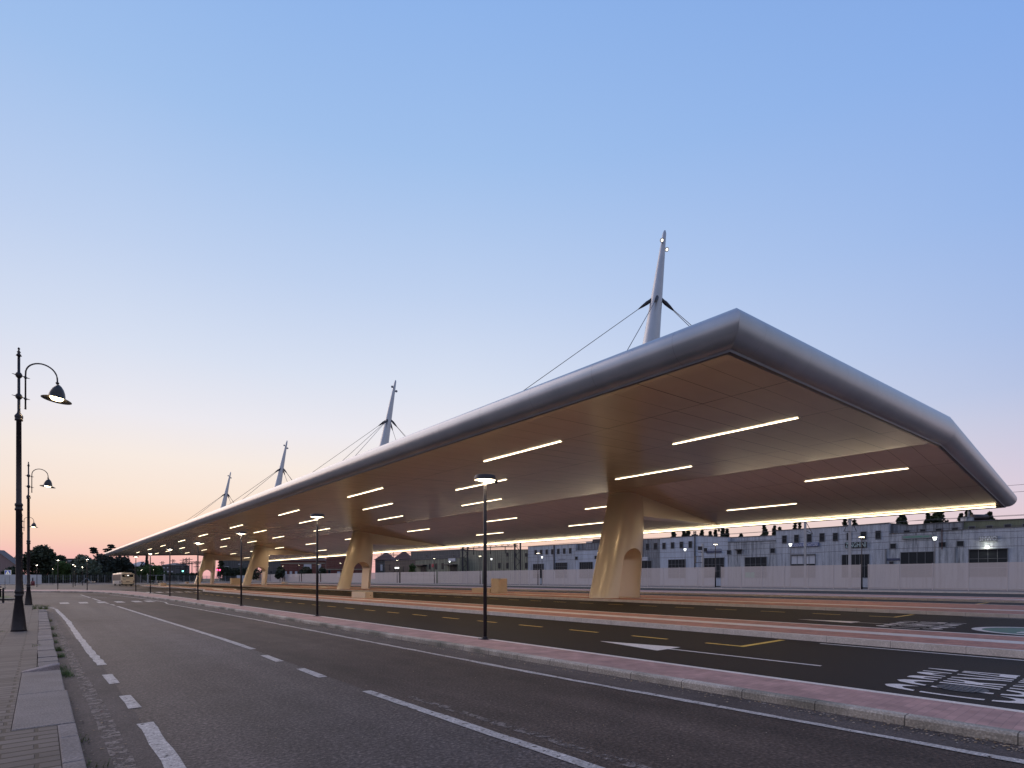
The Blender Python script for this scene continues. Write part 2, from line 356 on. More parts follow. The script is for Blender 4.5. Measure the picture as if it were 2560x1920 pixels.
# ================================================================ GROUND
def sheet(name, pts, z, m, kind='structure', thick=0, label=None, cat=None):
    mb = MB(); mb.quad(*[(x, y, z) for x, y in pts])
    o = mb.build(name, m)
    return tag(o, label, cat, kind=kind)
ASW = -0.0
sheet('ground', [(-1500,-1500),(1800,-1500),(1800,2500),(-1500,2500)], -.03, M['ground'])
sheet('station_yard', [(9.2,-30),(300,-30),(300,420),(-90,420),(-90,108),(9.2,108)], 0, M['new_asphalt'])
# old road: past the camera, then bending left
sheet('road', [(-60,-30),(3.90,-30),(3.88,8),(4.0,16),(3.9,24),(3.7,42),(3.5,58),(3.3,74),(1,88),(-4,94),(-90,96),(-90,46),(-60,46)], .0045, M['old_asphalt'])
sheet('road', [(3.5,-30),(7.85,-30),(7.8,48),(7.3,60),(6.6,75),(5.2,84),(2.0,90),(-4,94.5),(-90,97),(-90,80),(-4,80),(2.9,70),(3.2,46)], .004, M['dark_asphalt'])
sheet('back_road', [(-90,109),(-6,109),(3,109),(9,100),(14,112),(24,180),(27,214),(10,212),(-10,202),(-90,190)], .004,
      noisy('grey_asphalt', (.065,.057,.055), (.09,.08,.077), scale=.4, rough=.75, spec=.2, stretch=(1,.3,1)))
# gutter strip in front of the median kerb and a repaired strip by the left kerb
sheet('gutter', [(7.12,-30),(7.80,-30),(7.76,48),(7.2,60),(6.6,60),(6.95,46),(7.05,20)], .008, M['gutter'])
sheet('verge_strip', [(.28,-6),(.92,-6),(.95,14),(.74,22),(.62,37),(.25,37.2)], .008, M['gutter'])

def wobble_strip(name, path, w, z, m, label=None, cat=None, jag=.02, parent=None, step=.35, kind=None):
    """painted line with slightly ragged edges following a path of (x,y) points"""
    pts = []
    for (a, b) in zip(path, path[1:]):
        a = Vector(a); b = Vector(b); n = max(1, int((b-a).length/step))
        pts += [a.lerp(b, i/n) for i in range(n)]
    pts.append(Vector(path[-1]))
    L_, R_ = [], []
    for i, p in enumerate(pts):
        d = (pts[min(i+1, len(pts)-1)]-pts[max(i-1, 0)]).normalized(); nn = Vector((-d.y, d.x))
        L_.append(p+nn*(w/2+random.uniform(-jag, jag))); R_.append(p-nn*(w/2+random.uniform(-jag, jag)))
    mb = MB()
    for i in range(len(pts)-1):
        mb.quad((*L_[i], z), (*R_[i], z), (*R_[i+1], z), (*L_[i+1], z))
    o = mb.build(name, m, parent)
    return tag(o, label, cat, kind=kind)
ZP = .012
wobble_strip('edge_line', [(7.08,-12),(7.1,.9),(6.93,6.9),(6.9,14),(6.92,24.7),(6.80,36),(6.62,44),(6.95,47),(6.7,56),(6.2,64),(5.6,72)], .13, ZP, M['old_paint'], kind='structure')
wobble_strip('centre_line', [(3.86,-6),(3.88,3.4),(3.84,8.0)], .145, ZP, M['old_paint'], kind='structure', jag=.008)
wobble_strip('centre_line', [(3.80,9.6),(3.83,10.8)], .16, ZP, M['old_paint'], kind='structure', jag=.006)
wobble_strip('centre_line', [(3.83,12.0),(3.86,13.2)], .16, ZP, M['old_paint'], kind='structure', jag=.006)
wobble_strip('centre_line', [(3.98,14.5),(4.0,17.3),(3.92,23.5),(3.78,33),(3.68,42.1)], .15, ZP, M['old_paint'], kind='structure', jag=.012)
for a, b in (((3.66,43.5),(3.62,45.5)), ((3.6,47),(3.56,49)), ((3.54,52.5),(3.48,60)), ((3.44,62),(3.3,74))):
    wobble_strip('centre_line', [a, b], .15, ZP, M['old_paint'], kind='structure')
wobble_strip('worn_line', [(4.22,-4),(4.22,3),(4.15,7.2)], .13, ZP-.003, M['ghost_paint'], kind='structure', jag=.03)
wobble_strip('left_edge_line', [(.70,40.5),(.76,36.3),(.875,28.6),(.88,22),(.905,18.4),(.93,15.8),(.95,13.8)][::-1], .15, ZP, M['old_paint'], kind='structure', jag=.018)
wobble_strip('left_edge_line', [(.942,11.25),(.93,12.4)], .15, ZP, M['old_paint'], kind='structure', jag=.008)
wobble_strip('left_edge_line', [(.965,8.95),(.975,9.4),(.955,10.0)], .15, ZP, M['old_paint'], kind='structure', jag=.012)
wobble_strip('left_edge_line', [(.95,2),(.955,6.2),(.965,7.95)], .16, ZP, M['old_paint'], kind='structure', jag=.012)
wobble_strip('worn_line', [(.62,-3),(.60,9),(.52,16),(.45,26),(.42,37)], .17, ZP-.002, M['ghost_paint'], kind='structure', jag=.008)
wobble_strip('left_edge_line', [(.68,41.2),(.55,42.4),(.1,43.5),(-.8,43.9)], .14, ZP, M['old_paint'], kind='structure')
wobble_strip('stop_line', [(-8,53.5),(-1.0,53.0)], .3, ZP, M['old_paint'], kind='structure')
for k, x in enumerate((1.3,2.35,3.4,4.45,5.5,6.3)):
    wobble_strip('crossing_bar', [(x,48.3),(x+.03,51.2)], .5, ZP, M['old_paint'], kind='structure')
wobble_strip('crack_seam', [(-7,47.3),(.5,47.4),(3.4,47.9),(7.2,48.2)], .10, ZP-.002, M['rubber'], kind='structure')
wobble_strip('median_line', [(4.6,62),(3.4,66),(2.0,69),(0,71.5),(-4,73)], .14, ZP, M['old_paint'], kind='structure')

# cracks in the old road: thin dark sheets
def crack(x, y, ang, n=14, w=.012):
    mb = MB(); p = Vector((x, y)); a = ang; q = [p.copy()]
    for i in range(n):
        a += random.uniform(-.6, .6); p = p+Vector((math.cos(a), math.sin(a)))*random.uniform(.08, .2); q.append(p.copy())
    for i in range(n):
        d = (q[i+1]-q[i]).normalized(); nn = Vector((-d.y, d.x))*w*.3*(1-.7*i/n)
        mb.quad((*(q[i]+nn), .0065), (*(q[i]-nn), .0065), (*(q[i+1]-nn*.8), .0065), (*(q[i+1]+nn*.8), .0065))
    tag(mb.build('road_crack', M['rubber']), kind='structure')
for x, y, a in ((5.2,4.2,.5),(5.6,3.2,2.4),(5.0,5.6,1.2),(2.6,3.9,1.6),(5.9,6.4,2.8)):
    crack(x, y, a)

# ---- raised platforms -------------------------------------------------------
def strip(name, xa, xb, y0, y1, z, m, parent=None, zb=None, xoff=None):
    """a raised slab band; xoff(y) shifts it sideways"""
    ys = [y0]+[y for y in (xoff[0] if xoff else []) if y0 < y < y1]+[y1]
    f = (lambda y: 0) if not xoff else xoff[1]
    mb = MB(); zb = zb if zb is not None else -.02
    for a, b in zip(ys, ys[1:]):
        mb.quad((xa+f(a),a,z), (xb+f(a),a,z), (xb+f(b),b,z), (xa+f(b),b,z))
        mb.quad((xa+f(a),a,zb), (xa+f(a),a,z), (xa+f(b),b,z), (xa+f(b),b,zb))
        mb.quad((xb+f(a),a,z), (xb+f(a),a,zb), (xb+f(b),b,zb), (xb+f(b),b,z))
    for y, s in ((y0, 1), (y1, -1)):
        mb.quad((xa+f(y),y,zb), (xb+f(y),y,zb), (xb+f(y),y,z), (xa+f(y),y,z))
    return mb.build(name, m, parent)
def platform(name, x0, bands, y0, y1, z, xoff=None):
    """bands: (width, material key); butted side by side"""
    x = x0
    for i, (w, mk, dz) in enumerate(bands):
        o = strip(name, x, x+w, y0, y1, z+dz, M[mk], xoff=xoff); tag(o, kind='structure'); x += w
kink1 = ([82,87,92,112,118], lambda y: 0 if y <= 82 else (1.1*(y-82)/5 if y < 87 else (1.1+1.0*(y-87)/5 if y < 92 else (2.1 if y < 112 else (2.1-1.2*min(1,(y-112)/6))))))
KC = 'concrete'
platform('bus_platform', 16.35, [(.20,KC,.003),(1.5,'pink_paving',0),(.75,'pale_stone',.003),(1.45,'pink_paving',0),(.22,'pale_stone',.003)], -14, 150, .16, kink1)
platform('bus_platform', 32.6, [(.25,KC,.003),(3.2,'pink_paving',0),(1.1,'pale_stone',.003),(6.2,'pink_paving',0),(.3,'pale_stone',.003)], -14, 196, .16)
platform('bus_platform', 52.6, [(.25,KC,.003),(2.6,'pink_paving',0),(1.0,'pale_stone',.003),(4.4,'pink_paving',0),(.3,'pale_stone',.003)], -14, 200, .16)
platform('far_pavement', 82.2, [(.35,KC,.003),(12.0,'walk_grey',0)], -20, 392, .16)
# diagonal pale inlays in the first two platforms (tactile junctions)
def inlay(pts, z=.168):
    mb = MB(); mb.quad(*[(x, y, z) for x, y in pts]); tag(mb.build('tactile_inlay', M['pale_stone']), kind='structure')
inlay([(18.2,84),(19.0,84),(21.4,98),(20.6,98)]); inlay([(17.4,98),(20.9,97),(20.9,98.2),(17.4,99.2)])
inlay([(36.2,92),(37.2,92),(41.5,104),(40.4,104)]); inlay([(33.2,104),(43,103),(43,104.5),(33.2,105.5)])

# median: kerb of long stones, pink pavers, pale back edge; curves left far away
med_front = [(7.80,-14),(7.80,14),(7.82,30),(7.80,48),(7.15,60),(6.4,75),(4.9,84),(1.8,89.8),(-4,94),(-30,96.5),(-90,97)]
med_back  = [(9.22,-14),(9.22,14),(9.24,30),(9.26,52),(9.2,66),(9.0,80),(8.0,89),(4.0,101),(-4,107),(-30,109),(-90,109)]
def offset_path(path, d):
    r = []
    for i, p in enumerate(path):
        a = Vector(path[max(i-1, 0)]); b = Vector(path[min(i+1, len(path)-1)]); t = (b-a).normalized(); r.append((p[0]+t.y*d, p[1]-t.x*d))
    return r
def band(name, A, B, z, zb, m):
    mb = MB()
    for i in range(len(A)-1):
        a, b, c, d = A[i], B[i], B[i+1], A[i+1]
        mb.quad((*a,z), (*b,z), (*c,z), (*d,z)); mb.quad((*a,zb), (*a,z), (*d,z), (*d,zb)); mb.quad((*b,z), (*b,zb), (*c,zb), (*c,z))
    mb.quad((*A[0],zb), (*B[0],zb), (*B[0],z), (*A[0],z))
    return tag(mb.build(name, m), kind='structure')
# densify so joints and curves stay clean
mk = offset_path(med_front, .17); mbk = offset_path(med_back, -.13)
# kerb profile with a worn chamfered nose
mb = MB()
for i in range(len(med_front)-1):
    a, b, c, d = med_front[i], mk[i], mk[i+1], med_front[i+1]
    a2 = offset_path(med_front, .025)[i]; d2 = offset_path(med_front, .025)[i+1]
    mb.quad((*a,-.02), (*a,.095), (*d,.095), (*d,-.02)); mb.quad((*a,.095), (*a2,.122), (*d2,.122), (*d,.095)); mb.quad((*a2,.122), (*b,.122), (*c,.122), (*d2,.122))
tag(mb.build('median_kerb', M['old_concrete']), kind='structure')
band('median_pavement', mk, mbk, .118, -.02, M['median_paving'])
band('median_edge', mbk, med_back, .122, -.02, M['pale_stone'])
# ---- left pavement ----
sheet_z = .115
mb = MB()
for (x0, x1, y0, y1) in ((-30,.145,-10,8.0),(-30,-.238,8.0,12.95),(-30,-.04,12.95,37.6),(-30,-.3,37.6,46.5)):
    mb.box(x0, x1, y0, y1, -.02, sheet_z)
tag(mb.build('pavement', M['stone_paving']), kind='structure')
mb = MB()
y = -8.
while y < 7.9:
    y2 = min(y+1.02, 7.98); mb.box(.15, .31, y, y2-.012, -.02, .125+random.uniform(-.003, .003)); y = y2
y = 13.2
while y < 37.4:
    h = random.choice((.5,.75,.95,1.0)); y2 = min(y+h, 37.6); dx = random.uniform(-.015, .015)
    mb.box(-.035+dx*.5, .275+dx*.6, y, y2-.018, -.02, .125+random.uniform(-.012, .010)); y = y2
o = mb.build('stone_kerb', noisy('kerb_stone', (.14,.118,.113), (.225,.195,.187), scale=1.2, rough=.85, bump=.5, bscale=45, speck=.3, speck_scale=45, c3=(.15,.13,.125), big=.7), bevel=.012)
tag(o, kind='structure')
mb = MB(); mb.box(-.235, .31, 8.02, 10.4, -.02, .119); mb.box(-.235, .285, 10.415, 12.8, -.02, .118)
o = mb.build('ramp_slab', noisy('slab_granite', (.125,.107,.103), (.20,.175,.168), scale=1.2, rough=.8, bump=.6, bscale=80, speck=.4, speck_scale=60), bevel=.015)
tag(o, kind='structure')
# broken kerb stone lying across the joint
mb = MB(); rs = []
for i in range(9):
    t = i/8; x = -.24+.52*t; c = 12.95+.16*t; w = .02+.16*math.sin(math.pi*min(1, .15+.75*t)); h = .03+.11*min(1, t*1.3)
    rs.append([(x, c-w, .06), (x, c-w*.75, .10+h*.55), (x, c+w*.2, .10+h*.75), (x, c+w, .10+h*.5), (x, c+w, .06)])
mb.rings(rs, sm=False)
tag(mb.build('broken_kerbstone', noisy('broken_stone', (.24,.19,.18), (.32,.26,.245), scale=3, rough=.85, bump=.6, bscale=40, speck=.3)),
    'cracked reddish kerbstone tilted up across the left pavement edge', 'kerbstone')
# far corner pieces of the left pavement
sheet('grass_bed', [(-40,60),(-2.4,59),(-1.6,60.5),(-2.2,69),(-40,72)], .14, M['grass'])
mb = MB(); mb.box(-40, -2.4, 58.6, 59, -.02, .15); mb.box(-2.4, -1.5, 59, 60.2, -.02, .15); tag(mb.build('bed_kerb', M['old_concrete']), kind='structure')

# ---- bay markings -----------------------------------------------------------
def flat_quad(mb, pts, z=.006): mb.quad(*[(x, y, z) for x, y in pts])
def rect(mb, x0, x1, y0, y1, z=.006): flat_quad(mb, [(x0,y0),(x1,y0),(x1,y1),(x0,y1)], z)
for xl, xr, ye in ((13.7, 16.0, 6.95), (29.2, 32.0, 7.8), (47.7, 52, 8.2)):
    mb = MB(); w = .07 if xl < 20 else .09
    k = 0; y = ye+2.3
    rect(mb, xl-w, xl+w, ye, ye+1.1); rect(mb, xl+w, xr, ye, ye+.16)
    while y < 78:
        rect(mb, xl-w, xl+w, y, y+1.25); y += 2.6
    tag(mb.build('bay_marking', M['yellow_paint']), kind='structure')
for xl, xr, ye, sx in ((11.85, 16.15, 4.45, 1), (24.6, 32.3, 4.8, 1.1)):
    mb = MB()
    rect(mb, xl-.05, xl+.05, ye, 8.0)
    flat_quad(mb, [(xl-.5,7.95),(xl+.5,7.95),(xl+.02,10.15),(xl-.02,10.15)], .0065)
    rect(mb, xr-.30, xr-.18, -14, 6.0)
    tag(mb.build('lane_marking', M['paint']), kind='structure')
def text_mesh(txt, name, m, parent=None, size=1, extrude=0, align='LEFT'):
    cu = bpy.data.curves.new(name, 'FONT'); cu.body = txt; cu.size = size; cu.extrude = extrude; cu.align_x = align
    cu.resolution_u = 4
    tmp = bpy.data.objects.new(name, cu); C.objects.link(tmp)
    bpy.context.view_layer.update()
    me = bpy.data.meshes.new_from_object(tmp.evaluated_get(bpy.context.evaluated_depsgraph_get()))
    bpy.data.objects.remove(tmp); bpy.data.curves.remove(cu)
    me.name = name; me.materials.clear(); me.materials.append(m)
    o = bpy.data.objects.new(name, me); C.objects.link(o)
    if parent: o.parent = parent
    return o
def fit(o, w, h):
    xs = [v.co.x for v in o.data.vertices]; ys = [v.co.y for v in o.data.vertices]
    x0, x1, y0, y1 = min(xs), max(xs), min(ys), max(ys)
    for v in o.data.vertices:
        v.co.x = (v.co.x-x0)/(x1-x0)*w; v.co.y = (v.co.y-y0)/(y1-y0)*h
def stencil_text(txt, x0, x1, y0, y1):
    o = text_mesh(txt, 'road_lettering', M['paint']); fit(o, x1-x0, y1-y0)
    bm = bmesh.new(); bm.from_mesh(o.data)
    H_ = y1-y0
    for c in (.27, .73):
        for s in (-1, 1):
            g = bm.verts[:]+bm.edges[:]+bm.faces[:]
            bmesh.ops.bisect_plane(bm, geom=g, plane_co=(0, H_*(c+s*.022), 0), plane_no=(0, 1, 0))
        dead = [f for f in bm.faces if abs(f.calc_center_median().y-H_*c) < H_*.0215]
        bmesh.ops.delete(bm, geom=dead, context='FACES')
    bm.to_mesh(o.data); bm.free()
    o.location = (x0, y0, .007)
    tag(o, kind='structure')
stencil_text('CORSIA', 10.25, 13.45, 1.15, 3.0)
stencil_text('CORSIA', 23.1, 27.2, 4.95, 6.95)
stencil_text('CORSIA', 40.6+.6, 45.5, 5.4, 7.4)
def road_circle(cx, cy, r):
    mb = MB(); n = 48
    for i in range(n):
        a, b = 2*math.pi*i/n, 2*math.pi*(i+1)/n
        mb.quad((cx+r*math.cos(a), cy+r*math.sin(a), .0065), (cx+r*math.cos(b), cy+r*math.sin(b), .0065),
                (cx+.86*r*math.cos(b), cy+.86*r*math.sin(b), .0065), (cx+.86*r*math.cos(a), cy+.86*r*math.sin(a), .0065))
    mb.quad(*[(cx+.86*r*math.cos(2*math.pi*i/n), cy+.86*r*math.sin(2*math.pi*i/n), .0055) for i in range(n)], m=1)
    tag(mb.build('road_roundel', [M['paint'], M['green_paint']]), kind='structure')
    o = text_mesh('BUS', 'road_lettering', M['paint']); fit(o, r*1.15, r*.75); o.location = (cx-r*.575, cy-r*.4, .0075); tag(o, kind='structure')
road_circle(24.9, 2.45, 1.95)
mx_, my_ = P(2405,1722); mb = MB(); mb.lathe([(.02,.0084),(.30,.0084),(.33,.0084)], mx_, my_, 24, cap=False)
for k in range(-3, 4): mb.box(mx_-.24, mx_+.24, my_+k*.07-.012, my_+k*.07+.012, .0085, .014)
tag(mb.build('manhole_cover', M['dark_metal']), 'round cast iron manhole cover set in the white road lettering of the near lane', 'manhole cover')
# zebra blocks across the first lanes far away
for x in [10.0+i*1.05 for i in range(7)]:
    mb = MB(); rect(mb, x, x+.5, 79, 82.5); tag(mb.build('crossing_bar', M['paint']), kind='structure')
for x in [24+i*1.3 for i in range(7)]:
    mb = MB(); rect(mb, x, x+.6, 96, 100); tag(mb.build('crossing_bar', M['paint']), kind='structure')

# ---- gravel, leaves, weeds (stuff) -------------------------------------------
mb = MB()
def pebble(x, y, z, s):
    a = random.uniform(0, 6.28); c, d = math.cos(a)*s, math.sin(a)*s
    mb.quad((x-c,y-d,z), (x+d,y-c,z+s*.3), (x+c,y+d,z+s*.5), (x-d,y+c,z+s*.2))
for i in range(1500):
    y = random.uniform(-1, 1)**2*30+.5; pebble(random.gauss(7.62, .11), y, .012, random.uniform(.006, .02))
for i in range(500):
    pebble(random.uniform(.9,7), random.uniform(2,16), .010, random.uniform(.004,.011))
for i in range(300):
    pebble(random.gauss(.45,.15), random.uniform(4,20), .013, random.uniform(.006,.016))
tag(mb.build('road_grit', noisy('grit', (.30,.20,.10), (.22,.20,.19), scale=9, rough=.9)), 'scattered grit and dry leaves along the kerbs', 'grit', kind='stuff')
mb = MB()
def tuft(x, y, z, n, h, spread):
    for i in range(n):
        a = random.uniform(0, 6.28); bx = x+random.gauss(0, spread); by = y+random.gauss(0, spread*1.8); l = h*random.uniform(.5, 1.1)
        dx, dy = math.cos(a)*l*.7, math.sin(a)*l*.7; w = .006
        mb.quad((bx-w*math.sin(a),by+w*math.cos(a),z), (bx+w*math.sin(a),by-w*math.cos(a),z), (bx+dx*.5+w,by+dy*.5,z+l*.7), m=0)
        mb.quad((bx+dx*.5-w,by+dy*.5,z+l*.7), (bx+dx*.5+w,by+dy*.5,z+l*.7), (bx+dx,by+dy,z+l*.85))
for x, y, n, h in ((.34,12.9,120,.10),(.38,12.6,70,.08),(.33,13.6,60,.10),(.33,15.8,90,.10),(.33,17.2,120,.12),(.32,19.4,60,.1),(.33,21.5,60,.12),(.32,24.5,70,.14),(.30,29,60,.14),
                   (.25,38,120,.25),(.05,38.4,80,.3),(-.2,39,70,.25),(-.05,17.6,20,.06),(.34,6.4,18,.07),(.36,7.5,14,.07),(-.42,8.5,10,.03),(-.03,13.2,16,.05),(-.9,23.0,20,.06)):
    tuft(x, y, .01 if x > .29 else .12, n, h, .05)
for i in range(900):
    tuft(random.uniform(-14,-2.4), random.uniform(59.5,69), .14, 1, .25, .1)
tag(mb.build('weeds', M['weed']), 'green weeds and grass growing along the left kerb', 'weeds', kind='stuff')
# shallow drain slot beside the first lamp base
mb = MB(); mb.box(-2.4, -.78, 22.7, 22.78, .116, .119); tag(mb.build('drain_slot', M['dark_metal']), kind='structure')

# ================================================================ CANOPY
U0, U1 = 7.75, 188.0
VL_, ZL_ = 14.29, 8.04
VR_, ZR_ = 35.69, 8.845
VE_, ZE_ = 53.40, 7.10
def zsoff(v):
    return ZL_+(ZR_-ZL_)*(v-VL_)/(VR_-VL_) if v < VR_ else ZR_+(ZE_-ZR_)*(v-VR_)/(VE_-VR_)
canopy = thing('bus_station_canopy', 'huge long canopy with rounded silver edge over the bus bays, on four arched pylons', 'canopy', (0,0,0))
LINES = [VL_, 18.70, 23.93, 30.62, VR_, 40.10, 46.56, VE_]
mb = MB(); pitch = 1.1275; y0 = U0
g = .011
rnd = random.Random(3)
n_t = int((U1-U0)/pitch)
for i in range(n_t+1):
    ya, yb = U0+i*pitch, min(U0+(i+1)*pitch, U1)
    if yb-ya < .05: continue
    for a, b in zip(LINES, LINES[1:]):
        j = [rnd.uniform(-.0045, .0045) for _ in range(4)]
        G = g*1.3; mb.quad((a+G,ya+g*.8,zsoff(a+G)+j[0]), (a+G,yb-g*.8,zsoff(a+G)+j[1]), (b-G,yb-g*.8,zsoff(b-G)+j[2]), (b-G,ya+g*.8,zsoff(b-G)+j[3]))
mb.build('soffit', M['soffit'], canopy)
mb = MB()
for a, b in ((VL_, VR_), (VR_, VE_)):
    mb.quad((a,U0,zsoff(a)+.035), (a,U1,zsoff(a)+.035), (b,U1,zsoff(b)+.035), (b,U0,zsoff(b)+.035))
mb.build('soffit_backing', M['soffit_gap'], canopy)
# fascia swept round the perimeter
per = [(VL_,U0,ZL_,.84,(-1,-1)), (VR_,U0,ZR_,1.42,(0,-1)), (VE_,U0,ZE_,.95,(1,-1)), (VE_,U1,ZE_,.95,(1,1)), (VR_,U1,ZR_,1.42,(0,1)), (VL_,U1,ZL_,.84,(-1,1))]
prof = [(0,0,-.19),(.05,0,-.215),(.17,0,-.215),(.20,0,-.16),(.36,.0,-.13),(.50,.03,-.08),(.61,.10,-.03),(.69,.22,0),(.73,.38,0),(.72,.55,0),(.66,.71,0),(.55,.84,0),(.38,.94,0),(.16,1.0,0),(-.25,1.05,0),(-1.0,1.09,0)]
mb = MB()
for i in range(6):
    A = per[i]; B = per[(i+1) % 6]
    # front/back edges subdivide so the curve stays smooth
    for k in range(len(prof)-1):
        q = []
        for (X, kk) in ((A, k), (B, k), (B, k+1), (A, k+1)):
            o_, t_, c_ = prof[kk]; q.append((X[0]+X[4][0]*o_, X[1]+X[4][1]*o_, X[2]+t_*X[3]+c_))
        mb.quad(*q, m=(2 if i in (0,1,3,4) else 0) if k >= 2 else 1, sm=True)
fas = mb.build('fascia', [M['fascia'], M['lip'], M['fascia_front']], canopy)
bm = bmesh.new(); bm.from_mesh(fas.data); bmesh.ops.remove_doubles(bm, verts=bm.verts, dist=.0005)
for e in bm.edges:
    if len(e.link_faces) == 2 and e.calc_face_angle(0) > R(32): e.smooth = False
    v1, v2 = e.verts
    if abs(v1.co.x-v2.co.x) < .9 and abs(v1.co.y-v2.co.y) < .9: e.smooth = False     # mitres
bm.to_mesh(fas.data); bm.free()
# inner vertical return of the lip
mb = MB()
for i in range(6):
    A = per[i]; B = per[(i+1) % 6]
    mb.quad((A[0],A[1],A[2]+.03), (B[0],B[1],B[2]+.03), (B[0],B[1],B[2]-.19), (A[0],A[1],A[2]-.19))
mb.build('edge_lip', M['lip'], canopy)
# roof sheet
mb = MB()
def top(X, o=-1.0): return (X[0]+X[4][0]*o, X[1]+X[4][1]*o, X[2]+1.09*X[3])
t = [top(X) for X in per]
mb.quad(t[0], t[5], t[4], t[1]); mb.quad(t[1], t[4], t[3], t[2])
mb.build('roof', M['roof'], canopy)
# LED strips on the inner side of the long edges
mb = MB(); mb.box(VE_-.045, VE_-.004, U0+.35, U1-.35, ZE_-.14, ZE_-.05); mb.build('edge_light', M['led_edge'], canopy)
mb = MB(); mb.box(VL_+.004, VL_+.045, U0+.35, U1-.35, ZL_-.14, ZL_-.05); mb.build('edge_light', M['led_edge'], canopy)

# linear luminaires
rows = {18.70: [18.4,36.2,53.0,72.1,90.5,107.0,126.2,143.6,162.8], 23.93: [9.85,28.7,44.5,61.9,80.6,99.8,119,137.2,155.2,172],
        30.62: [18.9,37.4,54.6,74.9,93.8,109,130.3,149,169.5], 40.10: [10.1,30.3,46.3,64.3,85.6,104.1,123,142,161.0],
        46.56: [19.3,38.7,56.5,97,115.7,135,154,172.5]}
for v, us in rows.items():
    for u in us:
        mb = MB(); z = zsoff(v); mb.box(v-.032, v+.032, u+.02, u+5.98, z-.035, z+.01)
        mb.box(v-.05, v+.05, u-.06, u+.015, z-.03, z+.01, m=1); mb.box(v-.05, v+.05, u+5.985, u+6.06, z-.03, z+.01, m=1)
        ls = mb.build('light_strip', [M['led'], M['led_off']], canopy)
        for q in (1.5, 4.5):
            ld = bpy.data.lights.new('strip_light', 'SPOT'); ld.energy = 350; ld.color = (1,.74,.44); ld.shadow_soft_size = .05
            ld.spot_size = R(180); ld.spot_blend = 1
            lo = bpy.data.objects.new('strip_light', ld); C.objects.link(lo); lo.location = (v, u+q, z-.05); lo.parent = ls

# columns, with their wedge beams, and masts
def sup(cx, cy, a, b, z, n=40, e=2.5):
    r = []
    for i in range(n):
        t = 2*math.pi*i/n; c, s = math.cos(t), math.sin(t)
        r.append((cx+a*math.copysign(abs(c)**(2/e), c), cy+b*math.copysign(abs(s)**(2/e), s), z))
    return r
COLP = [(.15,33.68,38.72,1.44),(1.2,34.0,38.80,1.43),(2.6,34.42,38.92,1.42),(4.0,34.84,39.04,1.40),(5.4,35.25,39.13,1.38),(6.6,35.60,39.16,1.35),(7.6,35.90,39.1,1.33),(8.4,36.15,38.98,1.31),(9.2,36.35,38.9,1.30)]
def column_mesh():
    mb = MB()
    def cr(a, b, c, d, t): return .5*((2*b)+(-a+c)*t+(2*a-5*b+4*c-d)*t*t+(-a+3*b-3*c+d)*t**3)
    dense = []
    for i in range(len(COLP)-1):
        q = [COLP[max(i-1,0)], COLP[i], COLP[i+1], COLP[min(i+2,len(COLP)-1)]]
        for k in range(6): dense.append((COLP[i][0]+(COLP[i+1][0]-COLP[i][0])*k/6,)+tuple(cr(q[0][j],q[1][j],q[2][j],q[3][j],k/6) for j in (1,2,3)))
    dense.append(COLP[-1])
    mb.rings([sup((l+r)/2, 0, (r-l)/2, h, z, 88) for z, l, r, h in dense])
    col = mb.build('pylon_tmp', M['champagne'])
    # arch cutter
    bl, br, tl, tr, zt = 34.98, 37.95, 35.90, 38.25, 4.2
    pts = [(bl,.0),(br,.0)]
    zs = zt-1.05; f = (zs)/zt
    L2 = bl+(tl-bl)*f; R2 = br+(tr-br)*f; c = (L2+R2)/2+.10; rad = (R2-L2)/2
    pts += [(br+(R2-br)*k/4, zs*k/4) for k in range(1, 5)]
    for k in range(1, 16):
        a = math.pi*k/16; pts.append((c-.10+.12*math.sin(a)+rad*math.cos(a), zs+(zt-zs)*math.sin(a)))
    pts += [(L2+(bl-L2)*k/4, zs+(0-zs)*k/4) for k in range(0, 4)]
    cb = MB(); cb.rings([[(x, yy, z) for x, z in pts] for yy in (-3, 3)], sm=False)
    cut = cb.build('cut_tmp', M['champagne'])
    for ob in (col, cut):
        bm = bmesh.new(); bm.from_mesh(ob.data); bmesh.ops.recalc_face_normals(bm, faces=bm.faces); bm.to_mesh(ob.data); bm.free()
    md = col.modifiers.new('b', 'BOOLEAN'); md.operation = 'DIFFERENCE'; md.object = cut; md.solver = 'EXACT'
    bpy.context.view_layer.update()
    me = bpy.data.meshes.new_from_object(col.evaluated_get(bpy.context.evaluated_depsgraph_get()))
    bpy.data.objects.remove(col); bpy.data.objects.remove(cut)
    bm = bmesh.new(); bm.from_mesh(me)
    bmesh.ops.recalc_face_normals(bm, faces=bm.faces)
    for f_ in bm.faces: f_.smooth = True
    for e in bm.edges:
        if len(e.link_faces) == 2 and e.calc_face_angle(0) > R(28): e.smooth = False
    bm.to_mesh(me); bm.free(); me.name = 'pylon'
    return me
col_me = column_mesh()
mb = MB(); tipv, tipz = 52.6, zsoff(52.6)
cz = lambda v: zsoff(v)
vA = 38.3
sec = [(-1.22, cz(vA)+.02), (-1.1, 6.95), (1.1, 6.95), (1.22, cz(vA)+.02)]
nseg = 10
for k in range(nseg):
    q = []
    for t in (k/nseg, (k+1)/nseg):
        v = vA+(tipv-vA)*t; zt_ = zsoff(v)+.02
        q.append([(v, du*(1-t), zt_ if zz > 8 else zz+(tipz-.03-zz)*t) for du, zz in sec])
    for j in range(3):
        mb.quad(q[0][j], q[0][j+1], q[1][j+1], q[1][j])
beam_me = mb.build('wedge_tmp', M['champagne']); bm_data = beam_me.data; bpy.data.objects.remove(beam_me); bm_data.name = 'wedge_beam'

